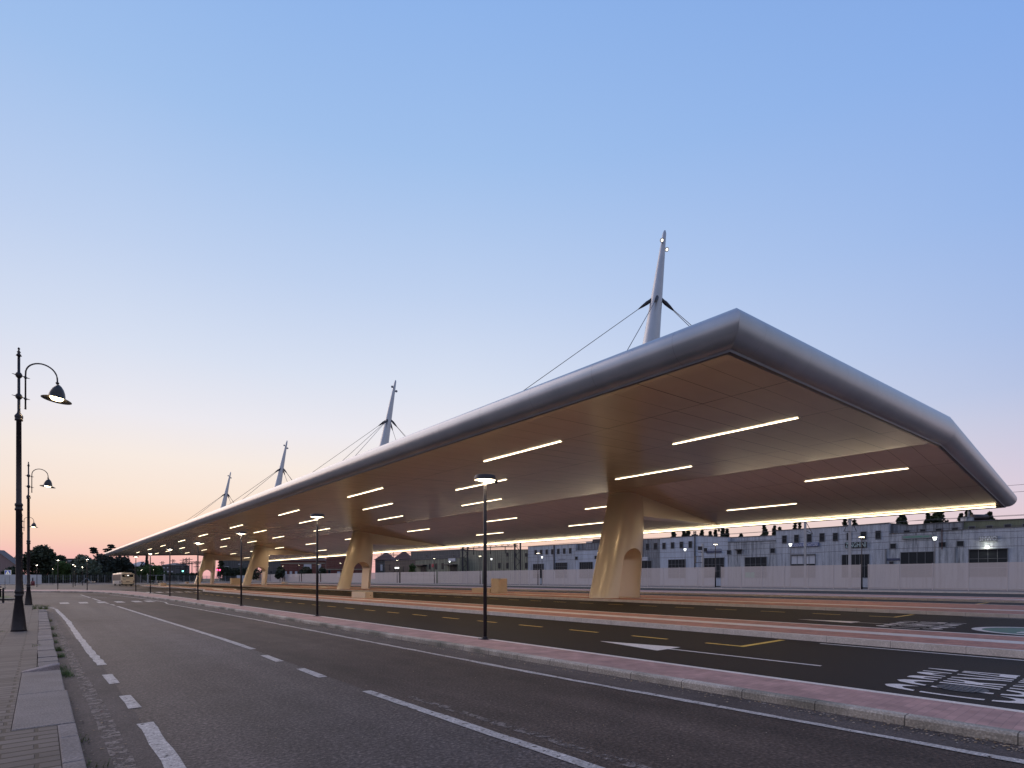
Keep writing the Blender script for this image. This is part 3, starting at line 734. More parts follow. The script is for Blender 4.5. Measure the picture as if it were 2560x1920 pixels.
UCOL = [29.5, 79.6, 130.6, 180.0]
NODE_Z, TIP_Z = 26.9, 33.3
vmast = lambda z: 36.9+.192*(z-.16)
mb = MB()
mr_ = lambda z: .15+(1.45-.15)*max(0, (TIP_Z-z)/(TIP_Z-9.2))**1.0
mb.rings([sup(vmast(z), 0, mr_(z)*.95, mr_(z), z, 24, 2.2) for z in (9.0,12,16,20,24,28,31,TIP_Z-.3)]+[sup(vmast(TIP_Z), 0, .09, .09, TIP_Z, 24, 2)])
mast_o = mb.build('mast_tmp', M['mast']); mast_me = mast_o.data; bpy.data.objects.remove(mast_o); mast_me.name = 'mast'
for k, u in enumerate(UCOL):
    co = bpy.data.objects.new('pylon', col_me); C.objects.link(co); co.location = (0, u, 0); co.parent = canopy
    bo = bpy.data.objects.new('wedge_beam', bm_data); C.objects.link(bo); bo.location = (0, u, 0); bo.parent = canopy
    # dark seam where pylon meets soffit
    mo = bpy.data.objects.new('mast', mast_me); C.objects.link(mo); mo.location = (0, u, 0); mo.parent = canopy
    nz_ = NODE_Z; nv = vmast(nz_)
    def roofz(v):
        tt = .84+(1.42-.84)*(v-VL_)/(VR_-VL_) if v < VR_ else 1.42+(.95-1.42)*(v-VR_)/(VE_-VR_)
        return zsoff(v)+tt*1.09
    anchors = [(23.0, 15.0), (23.0, -8.0), (50.0, -16.2), (50.0, -14.6), (50.0, 1.0), (21.0, -24.0)] if k == 1 else [(23.0, 15.0), (23.0, -8.0), (50.0, -15.2), (50.0, -13.8), (50.0, 3.0)]
    for av, du in anchors:
        s = Vector((nv+(.55 if av > nv else -.55)*.8, math.copysign(.45, du)*.8, nz_-.35)); e = Vector((av, du, roofz(av)-.05)); d = (e-s).normalized()
        root = Vector((vmast(nz_), 0, nz_+.25)); root = root+(s-root)*.25
        mb = MB(); mb.tube([s+d*1.2, e], .028 if k < 2 else .04, 6); c_ = mb.build('cable', M['cable'], mo)
        mb = MB(); mb.tube([root, s, s+d*.35, s+d*.9, s+d*1.35], [.10,.15,.17,.11,.035], 8); mb.build('cable_socket', M['dark_metal'], mo)
    for sgn, dz in ((-1, -1.35), (1, -1.9)):
        z = TIP_Z+dz; cx = vmast(z)
        mb = MB()
        mb.tube([(cx, 0, z), (cx+sgn*.30, -.10, z+.05)], .04, 8)
        til = Matrix.Rotation(R(78), 3, 'X')
        c = Vector((cx+sgn*.42, -.15, z+.16))
        dirv = Vector((-.35, -.75, -.55)).normalized(); a_ = dirv.cross(Vector((0,0,1))).normalized(); b_ = dirv.cross(a_)
        def rg(r, t): return [c+dirv*t+a_*r*math.cos(6.2832*j/14)+b_*r*math.sin(6.2832*j/14) for j in range(14)]
        mb.rings([rg(.08,-.14), rg(.16,-.06), rg(.19,.06), rg(.19,.09)])
        fl = mb.build('floodlight', M['galv'], mo)
        if k == 0:
            mb = MB(); mb.quad(*rg(.13, .095)[::-1]); mb.build('lens', M['spot_lens'], fl)
# small camera dome hanging under the far edge by the first wedge beam
mb = MB(); mb.tube([(52.9,29.6,7.1),(52.9,29.6,6.75)], .03, 8); mb.lathe([(.02,6.5),(.10,6.53),(.12,6.62),(.09,6.72),(.14,6.74),(.14,6.78)], 52.9, 29.6, 12)
mb.build('dome_camera', M['galv'], canopy)

# ================================================================ STREET FURNITURE
# median lamps
def make_disc_lamp(h=4.3, disc=.30, pole=.05, sub=True):
    r = thing('street_lamp', 'x', 'street lamp')
    mb = MB(); mb.lathe([(pole,0),(pole*.98,h*.5),(pole*.9,h-.22),(pole*.75,h-.2),(pole*.55,h-.1)], seg=14); mb.build('pole', M['black_metal'], r)
    mb = MB(); mb.box(-.13,.13,-.13,.13,0,.018); mb.lathe([(pole*1.5,.018),(pole*1.4,.06),(pole,.07)], seg=14); mb.build('base_plate', M['dark_metal'], r)
    mb = MB(); mb.lathe([(disc*.95,h-.055),(disc,h-.05),(disc*.995,h-.03),(disc*.93,h+.055),(disc*.90,h+.07),(.02,h+.085)], seg=28, cap=False)
    for a in (0, 2.094, 4.189):
        mb.tube([(0,0,h-.12),(math.cos(a)*disc*.9,math.sin(a)*disc*.9,h-.045)], .008, 5)
    hd = mb.build('lamp_head', M['dark_metal'], r)
    mb = MB(); mb.lathe([(disc*.93,h-.045),(disc*.93,h-.035)], seg=28); mb.lathe([(.10,h-.062),(.13,h-.05),(.13,h-.046)], seg=16, m=1); lp_ = mb.build('light_panel', [M['lamp_disc'], M['lamp_core']], hd)
    ld = bpy.data.lights.new('lamp_light', 'SPOT'); ld.energy = 130; ld.color = (1,.75,.45); ld.shadow_soft_size = .06; ld.spot_size = R(170); ld.spot_blend = 1
    lo = bpy.data.objects.new('lamp_light', ld); C.objects.link(lo); lo.location = (0, 0, h-.10); lo.parent = hd
    return r
lamp0 = make_disc_lamp()
near_us = [11.8+11.8*k for k in range(7)]
LB = ['tall slim black lamp with round disc head, nearest on the pink median',
      'second disc-headed black lamp from the camera on the near pink median',
      'third disc-headed black lamp from the camera on the near pink median',
      'fourth disc-headed black lamp from the camera on the near pink median',
      'fifth disc-headed black lamp from the camera on the near pink median',
      'sixth disc-headed black lamp from the camera on the near pink median',
      'seventh and farthest disc-headed lamp on the near pink median, beside the bus']
for k, u in enumerate(near_us):
    o = lamp0 if k == 0 else copy_tree(lamp0)
    o.location = (9.08, u, .12); o['label'] = LB[k]; o['group'] = 'disc lamps along the near median'
mb = MB(); mb.tube([(.30,0,4.26),(.36,0,4.26)], .012, 6); mb.lathe([(.03,4.20),(.045,4.23),(.045,4.29),(.02,4.31)], .38, 0, 10); mb.build('sensor', M['dark_metal'], lamp0)
hl = [(2.0,103,'disc lamp on the far pink pavement, directly before the big dark tree'),
      (4.95,95.5,'disc lamp on the far pink pavement between the bus and the big dark tree'),
      (4.8,133,'slim lamp standing on the grey road, left one of a close pair before the trees'),
      (5.8,151,'slim lamp standing on the grey road, right one of a close pair before the trees'),
      (7.5,161,'slim lamp before the propped part of the mesh fence'),
      (-.4,143,'slim lamp before the solid white fence, under the big dark tree'),
      (-9.5,140,'slim lamp at the far left edge, next to the blue crossing sign'),
      (-3.4,185,'distant slim lamp just left of the second ornate lamp pole'),
      (-1.8,170,'distant slim lamp just right of the second ornate lamp pole'),
      (2.8,200,'distant slim lamp before the round pale tree'),
      (24,205,'left one of two distant lamps showing just above the bus roof'),
      (26.5,200,'right one of two distant lamps showing just above the bus roof')]
for x, y, lab in hl:
    o = copy_tree(lamp0); o.location = (x, y, .06); o['label'] = lab; o['group'] = 'disc lamps beyond the bend of the road'

# tall lamps by the louvred fence
def make_tall():
    r = thing('tall_lamp', 'x', 'street lamp')
    h = 7.5
    mb = MB(); mb.lathe([(.11,0),(.10,2.6),(.065,2.75),(.06,h-.3),(.04,h-.12)], seg=12); mb.build('pole', M['black_metal'], r)
    mb = MB(); mb.lathe([(.46,h-.05),(.5,h-.04),(.48,h+.04),(.2,h+.10),(.02,h+.12)], seg=24, cap=False); hd = mb.build('lamp_head', M['dark_metal'], r)
    mb = MB(); mb.lathe([(.34,h-.05),(.34,h-.04)], seg=24); mb.build('light_panel', M['lamp_small'], hd)
    return r
tall0 = make_tall()
TU = [28.2+22.6*k for k in range(13)]
names_t = ['in the fence gap below the green floodlight', 'just right of the first pylon before the sign LATTONIERI', 'hidden mostly behind the first pylon',
           'just right of the tall beige box', 'between the nearest median lamp and the lattice gantry', 'before the low olive workshop with the red notice', 'left of the brown shed, before the red-roofed houses']
for k, u in enumerate(TU):
    o = tall0 if k == 0 else copy_tree(tall0); o.location = (89.6, u, .16)
    if k < 7: o['label'] = 'tall lamp by the louvred fence, '+names_t[k]
    else: o['label'] = 'far tall lamp of the row along the louvred fence, beyond the second pylon'
    o['group'] = 'tall lamps along the louvred fence' if k < 7 else 'far tall lamps beyond the second pylon'

# ornate lamps on the left pavement
def make_ornate(lit):
    r = thing('ornate_street_lamp', 'x', 'street lamp')
    mb = MB()
    mb.lathe([(.20,0),(.19,.05),(.088,1.05),(.108,1.07),(.108,1.12),(.092,1.14),(.092,1.17),(.108,1.19),(.108,1.24),(.088,1.28),(.078,1.5),(.074,3.72),(.10,3.74),(.10,3.79),(.085,3.81),(.085,3.86),(.10,3.88),(.10,3.93),(.070,3.97),(.064,6.50),(.10,6.51),(.10,6.56),(.09,6.57),(.105,6.60),(.105,6.66),(.05,6.74),(.038,6.80),(.035,8.50)], seg=24)
    mb.build('pole', M['black_metal'], r)
    mb = MB(); mb.lathe([(.035,8.5),(.075,8.52),(.045,8.57),(.03,8.60),(.05,8.63),(.03,8.66),(.015,8.70),(.03,8.72),(.032,8.74),(.02,8.77),(.005,8.78)], seg=16); mb.build('finial', M['black_metal'], r)
    for z in (7.92, 7.26):
        mb = MB(); mb.lathe([(.035,z-.10),(.075,z-.05),(.09,z),(.075,z+.05),(.035,z+.10)], seg=14)
        mb.tube([(-.16,0,z+.02),(-.06,0,z)], [.006,.02], 8)
        mb.tube([(.06,0,z),(.10,0,z-.02),(.12,0,z-.02),(.15,0,z-.04)], [.022,.012,.022,.012], 8)
        mb.lathe([(.02,z-.09),(.042,z-.04),(.02,z+.01)], .155, 0, 12); mb.tube([(.17,0,z-.04),(.265,0,z-.05)], [.022,.005], 8)
        mb.build('clamp', M['black_metal'], r)
    mb = MB(); pts = [(.155,0,6.95),(.155,0,7.9)]
    for i in range(1, 17):
        a = math.pi*i/16; ax = .54; x = .155+.385*(1-math.cos(a)); z = 7.98+.42*math.sin(a)**.85 if a < math.pi/2 else 7.98-.03*(a-math.pi/2)/(math.pi/2)+.42*math.sin(a)**.85
        pts.append((x, 0, z))
    pts.append((.925,0,7.92))
    mb.tube(pts, .022, 10); mb.lathe([(.02,6.89),(.03,6.91),(.02,6.94),(.028,6.96),(.022,6.99)], .155, 0, 12)
    mb.build('arm', M['black_metal'], r)
    T = Matrix.Rotation(R(7), 3, 'Y'); hx = .925
    def tl(prof, zc):
        rs = []
        for rr, z in prof:
            ring = [T @ Vector((rr*math.cos(6.28318*j/32), rr*math.sin(6.28318*j/32), z-zc)) for j in range(32)]
            rs.append([(p.x+hx, p.y, p.z+zc) for p in ring])
        return rs
    mb = MB(); mb.lathe([(.025,7.835),(.05,7.875),(.05,7.890),(.02,7.925)], hx, 0, 12)
    mb.rings(tl([(.02,7.835),(.08,7.785),(.145,7.695),(.19,7.585),(.215,7.475),(.225,7.425),(.26,7.400),(.33,7.375),(.39,7.345),(.395,7.335),(.385,7.335),(.25,7.385),(.20,7.415),(.19,7.435)], 7.535), cap=False)
    hd = mb.build('hood', noisy('hood_copper', (.055,.05,.05), (.08,.07,.065), scale=5, rough=.4, metal=.6), r)
    if lit:
        mb = MB(); mb.rings(tl([(.17,7.425),(.17,7.385),(.13,7.335),(.05,7.315)], 7.535)); mb.build('bulb', M['lamp_big'], hd)
        ld = bpy.data.lights.new('lamp_light', 'SPOT'); ld.energy = 160; ld.color = (1,.72,.40); ld.shadow_soft_size = .06; ld.spot_size = R(160); ld.spot_blend = 1
        lo = bpy.data.objects.new('lamp_light', ld); C.objects.link(lo); lo.location = (hx, 0, 7.275); lo.parent = hd
    return r
M['lamp_big'] = mat('lamp_big_light', (1,.9,.7), .4, emis=(1,.78,.42), estr=16)
a1 = make_ornate(True)
for k, (x, y, lab) in enumerate(((-.49,23.0,'tallest ornate black lamp with bell hood, nearest on the left pavement'),
                                 (-.52,45.2,'second ornate black lamp with bell hood, at the corner of the left pavement'),
                                 (-1.35,74.5,'smallest ornate bell-hooded lamp, mostly hidden behind the nearest ornate pole'))):
    o = a1 if k == 0 else copy_tree(a1); o.location = (x, y, .115); o['label'] = lab; o['group'] = 'ornate lamps along the left pavement'
    if k == 2: o.scale = (.97,.97,.93)

# benches and beige boxes on the platforms
def block(name, x0, x1, y0, y1, h, lab, cat, round_end=False, slot=True, z=.163):
    r = thing(name, lab, cat, ((x0+x1)/2, (y0+y1)/2, z))
    hx, hy = (x1-x0)/2, (y1-y0)/2
    mb = MB()
    if round_end:
        mb.rings([sup(0, 0, hx, hy, zz, 32, 5) for zz in (0,h)], sm=False)
    else: mb.box(-hx, hx, -hy, hy, 0, h)
    mb.build('body', M['bench'], r, bevel=.02)
    mb = MB(); mb.box(hx-.25, hx-.19, -hy-.006, -hy+.002, h*.42, h*.42+.05) if slot else mb.box(-.02, .02, -hy-.006, -hy+.002, h*.4, h*.4+.05)
    mb.build('socket', M['dark_metal'], r)
    return r
block('bench', 19.42, 20.10, 40.6, 43.1, .50, 'low beige stone bench on the near platform in front of the second pylon', 'bench')
block('planter_box', 37.6, 39.0, 46.5, 48.0, 1.55, 'tall beige rounded box on the middle platform behind the nearest median lamp', 'box', True)
block('bench', 37.8, 38.6, 48.3, 51.6, .50, 'low beige bench joined behind the tall rounded box', 'bench')
block('bench', 58.0, 58.8, 47.2, 50.6, .58, 'low beige bench left of the foot of the first pylon', 'bench')
block('bench', 55.0, 55.8, 168, 171, .55, 'small beige bench far between the second and third pylons', 'bench')
block('planter_box', 37.0, 39.2, 153, 154.5, 1.6, 'tall beige box between the third and fourth pylons', 'box')
block('bench', 19.6, 20.7, 138.5, 141, .55, 'small beige bench beyond the canopy on the near platform, right of the bus', 'bench')
block('bench', 33.4, 34.2, 190.2, 192, .5, 'tiny beige bench left of the fourth pylon', 'bench')

# louvred fence in runs between the tall lamps
M['louvre_far'] = M['louvre']
def fence_run(y0, y1, n, lab, group, XF=90.6):
    r = thing('louvred_fence', lab, 'fence', (XF, y0, .16), 0, group)
    L = y1-y0; p = L/n
    for i in range(n):
        mb = MB(); a, b = i*p+.04, (i+1)*p-.04
        ns = 27
        for k in range(ns):
            z = .10+k*.1285; mb.box(-.02, .02, a, b, z, z+.098)
        mb.build('panel', M['louvre'], r)
    for i in range(n+1):
        mb = MB(); y = i*p; mb.box(-.045, .045, y-.035, y+.035, 0, 3.62); mb.build('post', M['louvre'], r)
    mb = MB(); mb.box(.05, .09, 0, L, 1.12, 1.2); mb.build('rail', M['galv'], r)
    return r
runs = [(-40,28.2-.5,18)]+[(28.2+.5+22.6*k, 28.2-.5+22.6*(k+1), 6) for k in range(0,5)]
rl = ['nearest run of pale louvred fence, from the tall lamp to the right edge', 'run of pale louvred fence just left of the right-hand fence gap', 'run of pale louvred fence around the first pylon',
      'run of pale louvred fence behind the tall beige box', 'run of pale louvred fence right of the nearest median lamp base', 'run of pale louvred fence before the olive workshop']
for k, (a, b, n) in enumerate(runs): fence_run(a, b, n, rl[k], 'runs of pale louvred fence')
# far runs: solid-looking panels at this distance
prev = 28.2+22.6*5
for k in range(5, 15):
    a, b = 28.2+.5+22.6*k, 28.2-.5+22.6*(k+1)
    r = thing('louvred_fence', 'far run of pale louvred fence beyond the second pylon', 'fence', (90.6, a, .16), 0, 'far runs of pale louvred fence')
    for i in range(6):
        p = (b-a)/6; mb = MB(); 
        for q in range(9): mb.box(-.02, .02, i*p+.05, (i+1)*p-.05, .08+q*.39, .08+q*.39+.33)
        mb.build('panel', M['louvre'], r)

# mesh fence far left to centre with posts, gate, and white boarded fence
def fence_poly(px_pts, Zs, zt):
    return [D(px, 1458, Z) for (px, Z) in zip(px_pts, Zs)]
def mesh_run(pa, pb, n, lab, h=2.7, brace=None):
    pa = Vector((*pa, 0)); pb = Vector((*pb, 0)); d = (pb-pa); L = d.length; ang = math.atan2(d.y, d.x)
    r = thing('mesh_fence', lab, 'fence', pa, ang, 'mesh fence runs at the end of the yard')
    mb = MB()
    k = int(L/.55)
    for i in range(k+1): mb.box(i*L/k-.018, i*L/k+.018, -.015, .015, .1, h-.1)
    for z in [.12+q*.42 for q in range(7)]: mb.box(0, L, .016, .04, z, z+.035)
    mb.build('wire_panel', M['mesh_fence'], r)
    for i in range(n+1):
        mb = MB(); x = L*i/n; mb.box(x-.045, x+.045, -.045, .045, 0, h); mb.build('post', M['fence_post'], r)
    mb = MB(); mb.box(0, L, -.15, .15, 0, .28); mb.build('footing', M['concrete'], r)
    if brace is not None:
        for s in (-1, 1):
            mb = MB(); x = L*brace/n; mb.tube([(x,-.1,1.9),(x+s*1.6,-1.0,.1)], .05, 6); mb.build('brace', M['fence_post'], r)
F = [P(0,1460.8), P(104,1460.8), P(190,1460), P(285,1459.2)]
zf = 205
def FP(px, Z): v = D(px, 1450, Z); return (v.x, v.y)
mesh_run(FP(104,158), FP(262,163), 9, 'mesh fence with pale posts behind the left lamps, propped by two braces', brace=6.4)
mesh_run(FP(262,163), FP(368,172), 6, 'mesh fence with pale posts directly behind the bus')
mesh_run(FP(413,175), FP(500,205), 6, 'mesh fence seen left of the fourth pylon', brace=None)
mesh_run(FP(500,205), FP(590,240), 6, 'mesh fence seen between the third and fourth pylons')
# sliding gate
ga, gb = Vector((*FP(369,172),0)), Vector((*FP(411,175),0)); d = gb-ga; L = d.length
g_ = thing('yard_gate', 'pale framed double gate in the mesh fence right of the bus', 'gate', ga, math.atan2(d.y, d.x))
for x in (0, L): mb = MB(); mb.box(x-.14, x+.14, -.14, .14, 0, 3.1); mb.build('post', M['fence_post'], g_)
for a, b in ((.2, L/2-.05), (L/2+.05, L-.2)):
    mb = MB(); mb.box(a,a+.12,-.05,.05,.15,2.75); mb.box(b-.12,b,-.05,.05,.15,2.75); mb.box(a+.12,b-.12,-.05,.05,2.63,2.75); mb.box(a+.12,b-.12,-.05,.05,.15,.27); mb.box(a+.12,b-.12,-.05,.05,.9,1.02)
    lf = mb.build('leaf_frame', M['fence_post'], g_)
# white boarded fence, far left and far centre
def board_run(pa, pb, h, lab):
    pa = Vector((*pa, 0)); pb = Vector((*pb, 0)); d = pb-pa; L = d.length
    r = thing('boarded_fence', lab, 'fence', pa, math.atan2(d.y, d.x), None); n = max(2, int(L/3))
    for i in range(n):
        mb = MB(); mb.box(i*L/n+.03, (i+1)*L/n-.03, -.04, .04, .12, h); mb.build('panel', M['white_panel'], r)
    mb = MB(); mb.box(0, L, -.12, .12, 0, .12); mb.build('footing', M['concrete'], r)
board_run(FP(-60,150), FP(104,158), 2.75, 'solid white boarded fence at the far left behind the crossing sign')
board_run(FP(592,240), FP(612,262), 3.0, 'white fence panel with dark noticeboard beside the third pylon')

# railing at the left edge
r = thing('railing', 'low black two-post railing at the left edge by the grass bed', 'railing', (0,0,0))
pa, pb = P(8,1507.5), P(1,1497)
for p in (pa, pb): mb = MB(); mb.lathe([(.06,0),(.055,1.0),(.06,1.05),(.02,1.08)], p[0], p[1], 12); mb.build('post', M['black_metal'], r)
mb = MB(); mb.tube([(pa[0],pa[1],.92),(pb[0],pb[1],.92)], .03, 8); mb.tube([(pb[0],pb[1],.92),(pb[0]-2,pb[1]+2,.92)], .03, 8); mb.build('rail', M['black_metal'], r)

# crossing sign
sp_ = D(12.5,1475,82); r = thing('crossing_sign', 'square blue pedestrian crossing sign on a thin pole at the far left', 'sign', (sp_.x, sp_.y, 0), -math.atan2(CB, CA))
mb = MB(); mb.lathe([(.04,0),(.04,3.0)], seg=8); mb.build('pole', M['galv'], r)
mb = MB(); mb.box(-.02,.92,-.05,.0,2.25,2.95); bd = mb.build('board', M['crossing_white'], r)
mb = MB(); mb.box(.02,.88,-.06,-.052,2.29,2.91); mb.build('blue_field', M['crossing_blue'], bd)
mb = MB(); mb.quad((.12,-.066,2.34),(.78,-.066,2.34),(.45,-.066,2.88)); mb.build('triangle', M['crossing_white'], bd)
mb = MB(); mb.box(.42,.48,-.075,-.07,2.5,2.66); mb.quad((.38,-.072,2.38),(.44,-.072,2.38),(.47,-.072,2.55),(.43,-.072,2.55)); mb.quad((.46,-.072,2.38),(.52,-.072,2.38),(.47,-.072,2.55),(.43,-.072,2.55)); mb.build('walking_figure', M['letter_dark'], bd)
# bin
b_ = D(82,1467,130); r = thing('litter_bin', 'small dark red litter bin before the white fence at left', 'bin', (b_.x, b_.y, 0))
mb = MB(); mb.lathe([(.3,0),(.36,.1),(.38,1.0),(.2,1.1)], seg=14); mb.build('body', mat('bin_red', (.12,.02,.03), .5), r)
mb = MB(); mb.tube([(0,0,1.1),(0,0,1.9)], .12, 8); mb.build('post_box', M['dark_metal'], r)

# ================================================================ BUS
bus = thing('city_bus', 'cream city bus parked rear-on at the far end of the bays', 'bus', (15.35, 153.6, .0), R(3))
W, Lb, Hb = 1.275, 12.0, 3.0
def rr(y, w=W, z0=.34, z1=2.86, c=.14):
    return [(-w,y,z0+.1),(-w+.1,y,z0),(w-.1,y,z0),(w,y,z0+.1),(w,y,z1-c),(w-c*.7,y,z1-.02),(w-.45,y,z1+.04),(0,y,z1+.07),(-w+.45,y,z1+.04),(-w+c*.7,y,z1-.02),(-w,y,z1-c)]
mb = MB(); mb.rings([rr(0,W-.06,.42,2.8),rr(.08,W,.36,2.85),rr(Lb-.3),rr(Lb,W-.12,.4,2.7)], sm=False); body = mb.build('body', M['bus_paint'], bus)
mb = MB(); mb.box(-.95,.95,1.0,5.5,2.9,3.08); mb.box(-.8,.8,7.0,9.4,2.9,3.05); mb.build('roof_unit', M['bus_paint'], bus, bevel=.06)
mb = MB(); mb.quad((-1.05,-.022,1.98),(1.05,-.022,1.98),(1.10,-.012,2.62),(-1.10,-.012,2.62)); rw = mb.build('rear_window', M['glass_dark'], bus)
mb = MB(); mb.box(-.12,.22,-.05,-.03,2.28,2.46); mb.build('route_display', M['screen_white'], rw)
mb = MB(); mb.quad((-.62,-.03,2.25),(-.2,-.03,2.25),(-.24,-.03,2.32),(-.55,-.03,2.34)); mb.build('lit_interior', mat('interior_glow', (.8,.6,.4), .6, emis=(1,.75,.5), estr=.5), rw)
mb = MB(); mb.quad((-W-.012,.35,1.25),(-W-.012,Lb-.6,1.15),(-W-.012,Lb-.6,2.55),(-W-.012,.35,2.62)); mb.build('side_glazing', M['glass_dark'], bus)
mb = MB(); mb.quad((-W-.012,.45,.45),(-W-.012,9,.45),(-W-.012,9,1.15),(-W-.012,.45,1.2)); mb.build('side_skirt', M['bus_silver'], bus)
mb = MB()
for k in range(7): mb.box(-W-.03, -W-.014, .7+k*.16, .78+k*.16, .55, 1.1)
mb.build('engine_grille', M['dark_metal'], bus)
mb = MB(); mb.tube([(-.95,-.03,1.62),(-.75,-.04,1.78),(.75,-.04,1.78),(.95,-.03,1.62)], .03, 6); mb.build('hatch_seam', M['dark_metal'], bus)
mb = MB(); mb.box(-.95,.95,-.03,-.005,.80,.83); mb.box(-.95,.95,-.03,-.005,.62,.64); mb.build('hatch_seam', M['dark_metal'], bus)
mb = MB(); mb.box(-.35,.35,-.035,-.01,.90,1.02); mb.build('number_plate', M['dark_metal'], bus)
for x in (-.85,-.62): mb = MB(); mb.box(x,x+.16,-.03,-.01,1.42,1.52); mb.build('badge', M['letter_dark'], bus)
for s in (-1, 1):
    mb = MB(); mb.quad((s*1.20,-.02,.78),(s*1.02,-.035,.74),(s*1.08,-.035,1.15),(s*1.20,-.02,1.38)); mb.build('tail_light', M['tail_red'], bus)
    mb = MB(); mb.box(s*1.27-.3*(s>0), s*1.27+.3*(s<0), -.03, .25, .32, .55); mb.build('bumper_corner', M['rubber'], bus)
    for y in (2.9, 9.4):
        mb = MB(); rs = []
        for x in (s*.98, s*1.22): rs.append([(x, y+.48*math.cos(6.2832*j/20), .48+.48*math.sin(6.2832*j/20)) for j in range(20)])
        mb.rings(rs); mb.build('wheel', M['rubber'], bus)
mb = MB(); mb.lathe([(.05,2.93),(.05,3.02)], .1, .12, 8); mb.build('marker_light', M['tail_red'], bus)
mb = MB(); mb.box(-1.1,1.1,-.0,.5,.22,.40); mb.build('underrun', M['rubber'], bus)

# ================================================================ WORKSHOPS BEHIND THE RAILWAY
FA = D(2518,1371,92); FB_ = D(1240,1371,183)
fd = Vector((FB_.x-FA.x, FB_.y-FA.y, 0)).normalized(); fn = Vector((-fd.y, fd.x, 0))   # fn towards the camera side
if fn.dot(Vector((-1,0,0))) < 0: fn = -fn
FANG = math.atan2(fd.y, fd.x)
def FS(px, py, back=0.):
    """local facade coordinates (s along, z) of a photo pixel on the facade line moved back by `back`"""
    X = (px-CXP)/FPX; dr = Vector((CA*X+CB, -CB*X+CA, -(py-HPX)/FPX)); p0 = FA-fn*back
    t = (p0.x*fn.x+p0.y*fn.y)/(dr.x*fn.x+dr.y*fn.y); q = dr*t
    return ((q.x-FA.x)*fd.x+(q.y-FA.y)*fd.y, q.z+CAMZ)
def building(name, lab, wall, px0, px1, ytop0, ytop1, back=0., depth=22, parapet=True, ymid=None, steps=None):
    """local frame: x along facade (to the left in the photo), y = towards camera is +fn side"""
    s1, z1 = FS(px0, ytop0, back); s0, z0 = FS(px1, ytop1, back)
    org = Vector((FA.x, FA.y, 0))-fn*back
    r = thing(name, lab, 'building', org, FANG)
    sgn = 1 if (Vector((-math.sin(FANG), math.cos(FANG), 0)).dot(fn) > 0) else -1
    mb = MB(); y0, y1 = (0, -sgn*depth)
    pts = [(s0, z0)]+([(FS(px, py, back)) for px, py in (ymid or [])][::-1])+[(s1, z1)]
    n = len(pts)
    bot = [(s, y0, 0) for s, z in pts]; top_ = [(s, y0, z) for s, z in pts]
    botb = [(s, y1, 0) for s, z in pts]; topb = [(s, y1, z) for s, z in pts]
    for i in range(n-1):
        mb.quad(bot[i], bot[i+1], top_[i+1], top_[i]); mb.quad(botb[i], topb[i], topb[i+1], botb[i+1])
    mb.quad(bot[0], top_[0], topb[0], botb[0]); mb.quad(bot[-1], botb[-1], topb[-1], top_[-1])
    mb.build('wall', wall, r)
    mb = MB()
    for i in range(n-1):
        a, b, c, d = top_[i], top_[i+1], topb[i+1], topb[i]
        h = .12; o = sgn*.12
        mb.quad((a[0],o,a[2]), (b[0],o,b[2]), (b[0],o,b[2]+h), (a[0],o,a[2]+h)); mb.quad((a[0],o,a[2]+h), (b[0],o,b[2]+h), (c[0],c[1],c[2]+h), (d[0],d[1],d[2]+h))
        mb.quad((a[0],o,a[2]), (a[0],sgn*.001,a[2]), (b[0],sgn*.001,b[2]), (b[0],o,b[2]))
    mb.build('roof', M['roof_grey'], r)
    r['sg'] = sgn; r['bk'] = back
    return r
def opening(r, px0, px1, py0, py1, name='window', cols=1, rws=1, pane='glass_dark', frame='frame_grey', slack=0, fw=.09, extra=None):
    sg, back = r['sg'], r['bk']
    cx = (px0+px1)/2
    s1, zt = FS(px0, py0, back); s0, zb = FS(px1, py1, back)
    _, zt = FS(cx, py0, back); _, zb = FS(cx, py1, back)
    zb = max(zb-slack, .1)
    mb = MB(); y = sg*.10
    def bx(a, b, c, d, y0, y1): mb.box(a, b, min(y0, y1), max(y0, y1), c, d)
    bx(s0-fw, s0, zb-fw, zt+fw, sg*.003, y); bx(s1, s1+fw, zb-fw, zt+fw, sg*.003, y); bx(s0, s1, zt, zt+fw, sg*.003, y); bx(s0, s1, zb-fw, zb, sg*.003, y)
    for i in range(1, cols):
        x = s0+(s1-s0)*i/cols; bx(x-.035, x+.035, zb, zt, sg*.02, sg*.07)
    for i in range(1, rws):
        z = zb+(zt-zb)*i/rws; bx(s0, s1, z-.03, z+.03, sg*.02, sg*.066)
    f = mb.build(name, M[frame], r)
    mb = MB(); mb.quad((s0,sg*.015,zb), (s1,sg*.015,zb), (s1,sg*.015,zt), (s0,sg*.015,zt)); mb.build('pane', M[pane], f)
    if extra:
        k, fr0, fr1, c0, c1 = extra
        mb = MB(); mb.quad((s0+(s1-s0)*c0,sg*.024,zb+(zt-zb)*fr0), (s0+(s1-s0)*c1,sg*.024,zb+(zt-zb)*fr0), (s0+(s1-s0)*c1,sg*.024,zb+(zt-zb)*fr1), (s0+(s1-s0)*c0,sg*.024,zb+(zt-zb)*fr1)); mb.build('shutter', M[k], f)
    return f
def fbox(r, name, px0, px1, py0, py1, y0, y1, m):
    sg, back = r['sg'], r['bk']; s1, _ = FS(px0, py0, back); s0, _ = FS(px1, py1, back); c = (px0+px1)/2
    _, zt = FS(c, py0, back); _, zb = FS(c, py1, back)
    mb = MB(); mb.box(s0, s1, min(sg*y0, sg*y1), max(sg*y0, sg*y1), zb, zt); return mb.build(name, M[m] if isinstance(m, str) else m, r)
